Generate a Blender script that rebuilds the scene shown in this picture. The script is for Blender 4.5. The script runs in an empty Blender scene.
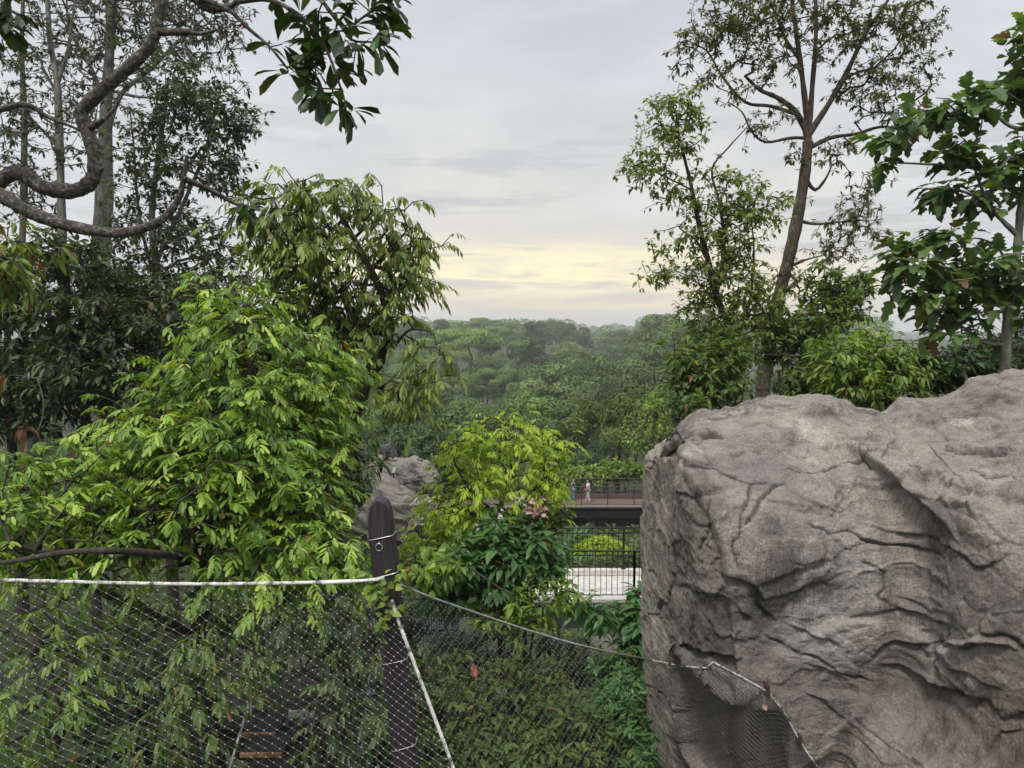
import bpy, math, random
import numpy as np
from mathutils import Vector
from mathutils.bvhtree import BVHTree

R = math.radians
sc = bpy.context.scene
COL = sc.collection

# ------------------------------------------------------------------ camera
PITCH = R(4.5)
FPX = 745.0
cam_data = bpy.data.cameras.new('camera')
cam_data.sensor_width = 36.0
cam_data.lens = 36.0 * FPX / 1024.0
cam_data.clip_start = 0.05
cam_data.clip_end = 9000.0
cam = bpy.data.objects.new('camera', cam_data)
COL.objects.link(cam)
cam.location = (0, 0, 0)
cam.rotation_euler = (R(90) - PITCH, 0, 0)
sc.camera = cam

# ------------------------------------------------------------------ view
sc.view_settings.view_transform = 'Standard'
sc.view_settings.look = 'None'
sc.view_settings.gamma = 1.0
sc.view_settings.exposure = 0.80
try:
    sc.view_settings.use_curve_mapping = False
except Exception:
    pass
sc.render.engine = 'CYCLES'
sc.cycles.max_bounces = 6
sc.cycles.diffuse_bounces = 2
sc.cycles.glossy_bounces = 2
sc.cycles.transmission_bounces = 4
sc.cycles.volume_bounces = 1
sc.cycles.transparent_max_bounces = 4
sc.cycles.use_denoising = True
sc.cycles.sample_clamp_indirect = 6.0
sc.cycles.caustics_reflective = False
sc.cycles.caustics_refractive = False

# ------------------------------------------------------------------ sky
SUN_ELEV, SUN_ROT = R(58), R(205)        # high, soft light from behind the camera
world = bpy.data.worlds.new('World')
sc.world = world
world.use_nodes = True
wn = world.node_tree
wn.nodes.clear()


def N(tree, kind, **kw):
    n = tree.nodes.new(kind)
    for k, v in kw.items():
        if k.startswith('i_'):
            n.inputs[k[2:]].default_value = v
        elif k.startswith('n_'):
            n.inputs[int(k[2:])].default_value = v
        else:
            setattr(n, k, v)
    return n


def ramp(tree, stops, interp='LINEAR'):
    n = tree.nodes.new('ShaderNodeValToRGB')
    cr = n.color_ramp
    cr.interpolation = interp
    while len(cr.elements) < len(stops):
        cr.elements.new(0.5)
    for e, (p, c) in zip(cr.elements, stops):
        e.position = p
        e.color = (c[0], c[1], c[2], 1) if len(c) == 3 else c
    return n


def build_world():
    t = wn
    L = t.links.new
    out = N(t, 'ShaderNodeOutputWorld')
    bg = N(t, 'ShaderNodeBackground')
    bg.inputs['Strength'].default_value = 0.1
    L(bg.outputs[0], out.inputs[0])
    tc = N(t, 'ShaderNodeTexCoord')
    nrm = N(t, 'ShaderNodeVectorMath', operation='NORMALIZE')
    L(tc.outputs['Generated'], nrm.inputs[0])
    sep = N(t, 'ShaderNodeSeparateXYZ')
    L(nrm.outputs[0], sep.inputs[0])
    sky = N(t, 'ShaderNodeTexSky')
    sky.sky_type = 'NISHITA'
    sky.sun_disc = False
    sky.sun_elevation = SUN_ELEV
    sky.sun_rotation = SUN_ROT
    sky.dust_density = 3.0

    # overcast deck by elevation (z of the view direction)
    deck = ramp(t, [(0.0, (.53, .46, .385)), (.035, (.53, .475, .40)), (.09, (.545, .505, .42)), (.17, (.52, .50, .455)),
                    (.24, (.475, .475, .46)), (.32, (.425, .433, .445)), (.42, (.395, .41, .435)), (1.0, (1.15, 1.175, 1.24))])
    # warm only towards the low sun beyond the valley; grey elsewhere
    greydeck = ramp(t, [(0.0, (0.434, 0.434, 0.441)), (.1, (0.462, 0.476, 0.483)), (.2, (0.441, 0.458, 0.472)), (.32, (0.413, 0.427, 0.455)),
                        (.42, (0.392, 0.409, 0.448)), (1.0, (1.147, 1.175, 1.242))])
    L(sep.outputs['Z'], deck.inputs[0])
    L(sep.outputs['Z'], greydeck.inputs[0])
    gdir = N(t, 'ShaderNodeVectorMath', operation='DOT_PRODUCT')
    flat = N(t, 'ShaderNodeVectorMath', operation='MULTIPLY')
    flat.inputs[1].default_value = (1, 1, 0)
    L(nrm.outputs[0], flat.inputs[0])
    fn = N(t, 'ShaderNodeVectorMath', operation='NORMALIZE')
    L(flat.outputs[0], fn.inputs[0])
    a = R(4)
    gdir.inputs[1].default_value = (math.sin(a), math.cos(a), 0)
    L(fn.outputs[0], gdir.inputs[0])
    glow = N(t, 'ShaderNodeMapRange', interpolation_type='SMOOTHSTEP')
    glow.inputs['From Min'].default_value = .86
    glow.inputs['From Max'].default_value = 1.0
    L(gdir.outputs['Value'], glow.inputs['Value'])
    m1 = N(t, 'ShaderNodeMix', data_type='RGBA')
    L(glow.outputs[0], m1.inputs['Factor'])
    L(greydeck.outputs[0], m1.inputs['A'])
    L(deck.outputs[0], m1.inputs['B'])

    def streak(scale, seed, detail=6, rough=.55, dist=.4):
        mp = N(t, 'ShaderNodeMapping')
        mp.inputs['Scale'].default_value = scale
        mp.inputs['Location'].default_value = seed
        L(nrm.outputs[0], mp.inputs['Vector'])
        ns = N(t, 'ShaderNodeTexNoise')
        ns.inputs['Scale'].default_value = 1.0
        ns.inputs['Detail'].default_value = detail
        ns.inputs['Roughness'].default_value = rough
        ns.inputs['Distortion'].default_value = dist
        L(mp.outputs[0], ns.inputs['Vector'])
        return ns.outputs['Fac']

    def band(lo, mid0, mid1, hi):
        r = ramp(t, [(lo, (0, 0, 0)), (mid0, (1, 1, 1)), (mid1, (1, 1, 1)), (hi, (0, 0, 0))])
        L(sep.outputs['Z'], r.inputs[0])
        return r.outputs[0]

    def mul(a_, b_):
        m = N(t, 'ShaderNodeMath', operation='MULTIPLY')
        L(a_, m.inputs[0])
        if isinstance(b_, float):
            m.inputs[1].default_value = b_
        else:
            L(b_, m.inputs[1])
        return m.outputs[0]

    def step(v, lo, hi):
        m = N(t, 'ShaderNodeMapRange', interpolation_type='SMOOTHSTEP')
        m.inputs['From Min'].default_value = lo
        m.inputs['From Max'].default_value = hi
        L(v, m.inputs['Value'])
        return m.outputs[0]

    def over(base, fac, col):
        m = N(t, 'ShaderNodeMix', data_type='RGBA')
        L(fac, m.inputs['Factor'])
        L(base, m.inputs['A'])
        m.inputs['B'].default_value = (*col, 1)
        return m.outputs['Result']

    c = m1.outputs['Result']
    # soft broad mottling of the overcast
    c = over(c, mul(step(streak((2.2, 2.2, 7), (3, 1, 0), 5), .40, .66), .42), (.33, .345, .38))
    c = over(c, mul(step(streak((2.6, 2.6, 9), (13, 7, 4), 5), .46, .66), .5), (.53, .535, .54))
    # bright yellow streaks over the valley
    y = mul(mul(step(streak((3.2, 3.2, 30), (1.7, 4.2, .35), 8, .62, 1.1), .40, .64), band(.025, .05, .08, .125)), glow.outputs[0])
    c = over(c, mul(y, .9), (.77, .675, .415))
    y2 = mul(mul(step(streak((5, 5, 70), (8, 2, 3), 4), .50, .64), band(.012, .025, .05, .07)), glow.outputs[0])
    c = over(c, mul(y2, .7), (.64, .54, .39))
    # a few small darker clouds drifting in front
    d1 = mul(step(streak((3.6, 3.6, 26), (5.1, 9.3, 2.2), 8, .62, .4), .50, .61), band(.03, .06, .20, .30))
    c = over(c, mul(d1, .7), (.345, .345, .36))
    hs = N(t, 'ShaderNodeMix', data_type='RGBA')
    hs.inputs['Factor'].default_value = .94
    sc10 = N(t, 'ShaderNodeVectorMath', operation='SCALE')
    sc10.inputs['Scale'].default_value = SKYGAIN
    L(c, sc10.inputs[0])
    L(sky.outputs[0], hs.inputs['A'])
    L(sc10.outputs[0], hs.inputs['B'])
    L(hs.outputs['Result'], bg.inputs['Color'])


SKYGAIN = 9.65
build_world()

sun_d = bpy.data.lights.new('sun', 'SUN')
sun_d.energy = 1.5
sun_d.angle = R(11)
sun_d.color = (1.0, .96, .88)
sun = bpy.data.objects.new('sun', sun_d)
COL.objects.link(sun)
_sd = Vector((math.sin(SUN_ROT) * math.cos(SUN_ELEV), math.cos(SUN_ROT) * math.cos(SUN_ELEV), math.sin(SUN_ELEV)))
sun.rotation_euler = _sd.to_track_quat('Z', 'Y').to_euler()
sun.location = (0, 0, 30)

# ------------------------------------------------------------------ helpers
CP, SP = math.cos(PITCH), math.sin(PITCH)


def P(px, py, d):
    """world point seen at a pixel of the photograph, d metres in front of the camera (along +Y)"""
    u = (px - 512.0) / FPX
    v = (384.0 - py) / FPX
    dy = CP + v * SP
    dz = -SP + v * CP
    s = d / dy
    return np.array((u * s, d, dz * s))


def project(v):
    x, y, z = v[:, 0], v[:, 1], v[:, 2]
    f = y * CP - z * SP
    up = y * SP + z * CP
    f = np.where(np.abs(f) < 1e-4, 1e-4, f)
    return 512 + FPX * x / f, 384 - FPX * up / f, f


def hash3(ix, iy, iz, seed):
    h = (ix * 374761393 + iy * 668265263 + iz * 2147483647 + seed * 1274126177) & 0xFFFFFFFF
    h = ((h ^ (h >> 13)) * 1274126177) & 0xFFFFFFFF
    h = (h ^ (h >> 16)) & 0xFFFF
    return h.astype(np.float32) / 65535.0


def vnoise(p, seed=0):
    i = np.floor(p).astype(np.int64)
    f = (p - i).astype(np.float32)
    f = f * f * f * (f * (f * 6 - 15) + 10)
    r = 0
    for dx in (0, 1):
        wx = f[:, 0] if dx else 1 - f[:, 0]
        for dy in (0, 1):
            wy = f[:, 1] if dy else 1 - f[:, 1]
            for dz in (0, 1):
                wz = f[:, 2] if dz else 1 - f[:, 2]
                r = r + wx * wy * wz * hash3(i[:, 0] + dx, i[:, 1] + dy, i[:, 2] + dz, seed)
    return r * 2 - 1


def fbm(p, octaves=5, seed=0, gain=.5, ridged=False):
    a, s, t = 1.0, 0.0, 0.0
    for o in range(octaves):
        n = vnoise(p * (2.03 ** o) + o * 17.3, seed + o)
        if ridged:
            n = 1 - 2 * np.abs(n)
        s = s + a * n
        t += a
        a *= gain
    return s / t


def smooth(a, b, x):
    t = np.clip((x - a) / (b - a), 0, 1)
    return t * t * (3 - 2 * t)


def set_props(o, label=None, cat=None, group=None, kind=None):
    if label:
        o['label'] = label
    if cat:
        o['category'] = cat
    if group:
        o['group'] = group
    if kind:
        o['kind'] = kind
    return o


def empty(name, loc, label, cat, group=None):
    o = bpy.data.objects.new(name, None)
    COL.objects.link(o)
    o.location = tuple(float(c) for c in loc)
    o.empty_display_size = .2
    return set_props(o, label, cat, group)


class MB:
    """collects numpy geometry and links it as one mesh object"""

    def __init__(self):
        self.v, self.f3, self.f4, self.t, self.m3, self.m4, self.n = [], [], [], [], [], [], 0

    def add(self, v, tris=None, quads=None, tint=None, mat=0):
        v = np.asarray(v, dtype=np.float64).reshape(-1, 3)
        self.v.append(v)
        self.t.append(np.full(len(v), .5) if tint is None else np.broadcast_to(np.asarray(tint, float), (len(v),)))
        if tris is not None and len(tris):
            tr = np.asarray(tris, dtype=np.int64).reshape(-1, 3)
            self.f3.append(tr + self.n)
            self.m3.append(np.full(len(tr), mat))
        if quads is not None and len(quads):
            q = np.asarray(quads, dtype=np.int64).reshape(-1, 4)
            self.f4.append(q + self.n)
            self.m4.append(np.full(len(q), mat))
        self.n += len(v)
        return self

    # ---- shapes
    def box(self, c, size, rot=None, mat=0, bevel=0.0, tint=None):
        c = np.asarray(c, float)
        h = np.asarray(size, float) / 2
        b = min(bevel, h.min() * .9)
        if b <= 0:
            v = np.array([(sx * h[0], sy * h[1], sz * h[2]) for sz in (-1, 1) for sy in (-1, 1) for sx in (-1, 1)])
            q = [(0, 2, 3, 1), (4, 5, 7, 6), (0, 1, 5, 4), (2, 6, 7, 3), (0, 4, 6, 2), (1, 3, 7, 5)]
            tr = None
        else:
            vs, idx = [], {}
            for sx in (-1, 1):
                for sy in (-1, 1):
                    for sz in (-1, 1):
                        for ax in range(3):
                            p = [sx * h[0], sy * h[1], sz * h[2]]
                            for k in range(3):
                                if k != ax:
                                    p[k] -= (sx, sy, sz)[k] * b
                            idx[(sx, sy, sz, ax)] = len(vs)
                            vs.append(p)
            v = np.array(vs)
            q, tr = [], []
            for ax in range(3):
                o1, o2 = (ax + 1) % 3, (ax + 2) % 3
                for s in (-1, 1):
                    cs = []
                    for a, b2 in ((-1, -1), (1, -1), (1, 1), (-1, 1)):
                        k = [0, 0, 0]
                        k[ax], k[o1], k[o2] = s, a, b2
                        cs.append(idx[(*k, ax)])
                    q.append(cs if s > 0 else cs[::-1])
            for ax in range(3):
                o1, o2 = (ax + 1) % 3, (ax + 2) % 3
                for a in (-1, 1):
                    for b2 in (-1, 1):
                        k0, k1 = [0, 0, 0], [0, 0, 0]
                        k0[ax], k0[o1], k0[o2] = -1, a, b2
                        k1[ax], k1[o1], k1[o2] = 1, a, b2
                        q.append([idx[(*k0, o1)], idx[(*k1, o1)], idx[(*k1, o2)], idx[(*k0, o2)]])
            for sx in (-1, 1):
                for sy in (-1, 1):
                    for sz in (-1, 1):
                        tr.append([idx[(sx, sy, sz, 0)], idx[(sx, sy, sz, 1)], idx[(sx, sy, sz, 2)]])
        if rot is not None:
            v = v @ np.asarray(rot, float).T
        return self.add(v + c, tr, q, tint, mat)

    def tube(self, pts, rad, sides=6, mat=0, caps=True, tint=None, jitter=0.0, rng=None):
        pts = np.asarray(pts, float)
        n = len(pts)
        rad = np.broadcast_to(np.asarray(rad, float), (n,))
        T = np.gradient(pts, axis=0)
        T /= np.linalg.norm(T, axis=1)[:, None] + 1e-9
        ref = np.array((0, 0, 1.)) if abs(T[0, 2]) < .9 else np.array((1., 0, 0))
        U = np.cross(T[0], ref)
        U /= np.linalg.norm(U)
        Us = [U]
        for i in range(1, n):
            U = Us[-1] - T[i] * np.dot(Us[-1], T[i])
            U /= np.linalg.norm(U) + 1e-9
            Us.append(U)
        Us = np.array(Us)
        Vs = np.cross(T, Us)
        a = np.linspace(0, 2 * np.pi, sides, endpoint=False)
        rr = rad[:, None] * np.ones((1, sides))
        if jitter and rng is not None:
            rr = rr * (1 + jitter * (rng.random((n, sides)) - .5))
        ring = pts[:, None, :] + rr[:, :, None] * (np.cos(a)[None, :, None] * Us[:, None, :] + np.sin(a)[None, :, None] * Vs[:, None, :])
        v = ring.reshape(-1, 3)
        i = np.arange(n - 1)[:, None] * sides
        j = np.arange(sides)[None, :]
        k = (j + 1) % sides
        q = np.stack([i + j, i + k, i + sides + k, i + sides + j], -1).reshape(-1, 4)
        tr = None
        if caps:
            v = np.vstack([v, pts[0], pts[-1]])
            b0, b1 = n * sides, n * sides + 1
            jj = np.arange(sides)
            kk = (jj + 1) % sides
            tr = np.vstack([np.stack([kk, jj, np.full(sides, b0)], -1),
                            np.stack([(n - 1) * sides + jj, (n - 1) * sides + kk, np.full(sides, b1)], -1)])
        return self.add(v, tr, q, tint, mat)

    def cones(self, A, B, ra, rb, sides=4, mat=0):
        """many tapered segments at once"""
        A, B = np.asarray(A, float), np.asarray(B, float)
        if len(A) == 0:
            return self
        T = B - A
        T /= np.linalg.norm(T, axis=1)[:, None] + 1e-9
        ref = np.where(np.abs(T[:, 2:3]) < .9, np.array([[0, 0, 1.]]), np.array([[1., 0, 0]]))
        U = np.cross(T, ref)
        U /= np.linalg.norm(U, axis=1)[:, None] + 1e-9
        V = np.cross(T, U)
        a = np.linspace(0, 2 * np.pi, sides, endpoint=False)
        off = np.cos(a)[None, :, None] * U[:, None] + np.sin(a)[None, :, None] * V[:, None]
        va = A[:, None] + off * np.asarray(ra)[:, None, None]
        vb = B[:, None] + off * np.asarray(rb)[:, None, None]
        v = np.concatenate([va, vb], 1)
        j = np.arange(sides)
        k = (j + 1) % sides
        q = np.stack([j, k, k + sides, j + sides], -1)
        Q = (np.arange(len(A)) * 2 * sides)[:, None, None] + q[None]
        return self.add(v.reshape(-1, 3), None, Q.reshape(-1, 4), None, mat)

    def build(self, name, mats, parent=None, smooth_faces=False, origin=None):
        v = np.vstack(self.v)
        t = np.concatenate(self.t)
        if parent is not None:
            v = v - np.array(parent_world(parent))
        elif origin is not None:
            v = v - np.asarray(origin, float)
        f3 = np.vstack(self.f3) if self.f3 else np.zeros((0, 3), int)
        f4 = np.vstack(self.f4) if self.f4 else np.zeros((0, 4), int)
        me = bpy.data.meshes.new(name)
        me.vertices.add(len(v))
        me.vertices.foreach_set('co', v.astype(np.float32).ravel())
        nl = len(f3) * 3 + len(f4) * 4
        me.loops.add(nl)
        me.loops.foreach_set('vertex_index', np.concatenate([f3.ravel(), f4.ravel()]).astype(np.int32))
        me.polygons.add(len(f3) + len(f4))
        st = np.concatenate([np.arange(len(f3)) * 3, len(f3) * 3 + np.arange(len(f4)) * 4])
        me.polygons.foreach_set('loop_start', st.astype(np.int32))
        mi = np.concatenate(self.m3 + self.m4) if (self.m3 or self.m4) else np.zeros(0)
        me.polygons.foreach_set('material_index', mi.astype(np.int32))
        me.polygons.foreach_set('use_smooth', np.full(len(f3) + len(f4), smooth_faces))
        at = me.attributes.new('tint', 'FLOAT', 'POINT')
        at.data.foreach_set('value', t.astype(np.float32))
        me.update(calc_edges=True)
        for m in (mats if isinstance(mats, (list, tuple)) else [mats]):
            me.materials.append(m)
        o = bpy.data.objects.new(name, me)
        COL.objects.link(o)
        if parent is not None:
            o.parent = parent
        elif origin is not None:
            o.location = tuple(float(c) for c in origin)
        return o


def parent_world(o):
    p = np.zeros(3)
    while o is not None:
        p = p + np.array(o.location)
        o = o.parent
    return p


def spline(pts, n=24):
    """Catmull-Rom through the points"""
    p = np.asarray(pts, float)
    p = np.vstack([2 * p[0] - p[1], p, 2 * p[-1] - p[-2]])
    out = []
    segs = len(p) - 3
    for i in range(segs):
        k = max(2, int(n / segs))
        t = np.linspace(0, 1, k, endpoint=(i == segs - 1))[:, None]
        a, b, c, d = p[i], p[i + 1], p[i + 2], p[i + 3]
        out.append(.5 * ((2 * b) + (-a + c) * t + (2 * a - 5 * b + 4 * c - d) * t ** 2 + (-a + 3 * b - 3 * c + d) * t ** 3))
    return np.vstack(out)


# ------------------------------------------------------------------ materials
def new_mat(name):
    m = bpy.data.materials.new(name)
    m.use_nodes = True
    t = m.node_tree
    t.nodes.clear()
    out = N(t, 'ShaderNodeOutputMaterial')
    b = N(t, 'ShaderNodeBsdfPrincipled')
    t.links.new(b.outputs[0], out.inputs[0])
    return m, t, b, out


def leaf_mat(name, stops, rough=.45, trans=.35, spec=.4, tcol=1.6, vary=.18):
    """leaf colour picked by the leaf's own 'tint' number (age and kind), part of the light passes through the blade"""
    m, t, b, out = new_mat(name)
    L = t.links.new
    at = N(t, 'ShaderNodeAttribute', attribute_name='tint')
    r = ramp(t, stops)
    L(at.outputs['Fac'], r.inputs[0])
    oi = N(t, 'ShaderNodeObjectInfo')
    hv = N(t, 'ShaderNodeHueSaturation')
    mv = N(t, 'ShaderNodeMapRange')
    mv.inputs['To Min'].default_value = 1 - vary
    mv.inputs['To Max'].default_value = 1 + vary
    L(oi.outputs['Random'], mv.inputs['Value'])
    L(mv.outputs[0], hv.inputs['Value'])
    L(r.outputs[0], hv.inputs['Color'])
    L(hv.outputs[0], b.inputs['Base Color'])
    b.inputs['Roughness'].default_value = rough
    b.inputs['Specular IOR Level'].default_value = spec
    tr = N(t, 'ShaderNodeBsdfTranslucent')
    g = N(t, 'ShaderNodeMix', data_type='RGBA', blend_type='MULTIPLY')
    g.inputs['Factor'].default_value = 1
    g.inputs['B'].default_value = (1.2 * tcol, 1.2 * tcol, .45 * tcol, 1)
    L(hv.outputs[0], g.inputs['A'])
    L(g.outputs['Result'], tr.inputs[0])
    mx = N(t, 'ShaderNodeMixShader')
    mx.inputs[0].default_value = trans
    L(b.outputs[0], mx.inputs[1])
    L(tr.outputs[0], mx.inputs[2])
    L(mx.outputs[0], out.inputs[0])
    return m


def bark_mat(name, c0, c1, c2, scale=6, bump=.4, stretch=.25):
    m, t, b, out = new_mat(name)
    L = t.links.new
    tc = N(t, 'ShaderNodeTexCoord')
    mp = N(t, 'ShaderNodeMapping')
    mp.inputs['Scale'].default_value = (1, 1, stretch)
    L(tc.outputs['Object'], mp.inputs[0])
    n1 = N(t, 'ShaderNodeTexNoise')
    n1.inputs['Scale'].default_value = scale * 3
    n1.inputs['Detail'].default_value = 8
    n1.inputs['Roughness'].default_value = .65
    L(mp.outputs[0], n1.inputs[0])
    n2 = N(t, 'ShaderNodeTexNoise')
    n2.inputs['Scale'].default_value = scale * .5
    n2.inputs['Detail'].default_value = 4
    L(tc.outputs['Object'], n2.inputs[0])
    r1 = ramp(t, [(.33, c0), (.52, c1), (.70, c2)])
    L(n1.outputs['Fac'], r1.inputs[0])
    r2 = ramp(t, [(.40, (1, 1, 1)), (.62, (.55, .58, .48))])
    L(n2.outputs['Fac'], r2.inputs[0])
    mu = N(t, 'ShaderNodeMix', data_type='RGBA', blend_type='MULTIPLY')
    mu.inputs['Factor'].default_value = .9
    L(r1.outputs[0], mu.inputs['A'])
    L(r2.outputs[0], mu.inputs['B'])
    L(mu.outputs['Result'], b.inputs['Base Color'])
    b.inputs['Roughness'].default_value = .9
    bp = N(t, 'ShaderNodeBump')
    bp.inputs['Strength'].default_value = bump
    bp.inputs['Distance'].default_value = .03
    L(n1.outputs['Fac'], bp.inputs['Height'])
    L(bp.outputs[0], b.inputs['Normal'])
    return m


def plain_mat(name, col, rough=.6, metal=0, noise=.15, scale=20, bump=.0, spec=.5):
    m, t, b, out = new_mat(name)
    L = t.links.new
    tc = N(t, 'ShaderNodeTexCoord')
    n1 = N(t, 'ShaderNodeTexNoise')
    n1.inputs['Scale'].default_value = scale
    n1.inputs['Detail'].default_value = 6
    L(tc.outputs['Object'], n1.inputs[0])
    r = ramp(t, [(.3, tuple(c * (1 - noise * 2) for c in col)), (.7, tuple(min(1, c * (1 + noise * 2)) for c in col))])
    L(n1.outputs['Fac'], r.inputs[0])
    L(r.outputs[0], b.inputs['Base Color'])
    b.inputs['Roughness'].default_value = rough
    b.inputs['Metallic'].default_value = metal
    b.inputs['Specular IOR Level'].default_value = spec
    if bump:
        bp = N(t, 'ShaderNodeBump')
        bp.inputs['Strength'].default_value = bump
        bp.inputs['Distance'].default_value = .02
        L(n1.outputs['Fac'], bp.inputs['Height'])
        L(bp.outputs[0], b.inputs['Normal'])
    return m


# ------------------------------------------------------------------ ground
_gy = np.array([-60, 0, 8, 13, 20, 35, 52, 75, 110, 180, 300, 400, 520, 640, 900, 1300, 1600, 3500.])
_gz = np.array([-5, -7.5, -8.2, -8.8, -10.2, -12.6, -14.0, -19, -25, -30, -31, -30, -21, -17, -38, -34, -20, -30.])


def gz(x, y):
    x = np.asarray(x, float)
    y = np.asarray(y, float)
    z = np.interp(y, _gy, _gz)
    lift = smooth(.22, .62, np.abs(x + .02 * y) / (np.abs(y) + 9.0))
    near = 1 - smooth(45, 120, y)
    z = z + lift * near * 3.6
    side = smooth(.25, .8, np.abs(x) / (np.abs(y) + 30)) * smooth(60, 160, y) * (1 - smooth(500, 900, y))
    z = z + side * 12
    return z + 1.2 * np.sin(x * .031 + 1.3) * np.sin(y * .027) * smooth(50, 200, y)


def build_ground():
    s = np.linspace(-1, 1, 181)
    xs = np.sinh(s * 6.2) / np.sinh(6.2) * 3400
    t = np.linspace(0, 1, 220)
    ys = -120 + (np.sinh(t * 6) / np.sinh(6)) * 3600
    X, Y = np.meshgrid(xs, ys)
    Z = gz(X, Y) + .25 * fbm(np.stack([X.ravel() * .35, Y.ravel() * .35, X.ravel() * 0], 1), 3, 5).reshape(X.shape)
    v = np.stack([X, Y, Z], -1).reshape(-1, 3)
    n, mcol = len(ys), len(xs)
    i = (np.arange(n - 1)[:, None] * mcol + np.arange(mcol - 1)[None])
    q = np.stack([i, i + 1, i + mcol + 1, i + mcol], -1).reshape(-1, 4)
    m, tr, b, out = new_mat('forest_soil')
    L = tr.links.new
    tc = N(tr, 'ShaderNodeTexCoord')
    n1 = N(tr, 'ShaderNodeTexNoise')
    n1.inputs['Scale'].default_value = .8
    n1.inputs['Detail'].default_value = 10
    n1.inputs['Roughness'].default_value = .7
    L(tc.outputs['Object'], n1.inputs[0])
    r = ramp(tr, [(.3, (.018, .03, .010)), (.5, (.035, .05, .018)), (.62, (.055, .048, .028)), (.75, (.04, .065, .02))])
    L(n1.outputs['Fac'], r.inputs[0])
    L(r.outputs[0], b.inputs['Base Color'])
    b.inputs['Roughness'].default_value = .95
    bp = N(tr, 'ShaderNodeBump')
    bp.inputs['Distance'].default_value = .15
    L(n1.outputs['Fac'], bp.inputs['Height'])
    L(bp.outputs[0], b.inputs['Normal'])
    o = MB().add(v, None, q).build('ground', m, smooth_faces=True)
    set_props(o, kind='structure')
    return o


build_ground()
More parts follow.
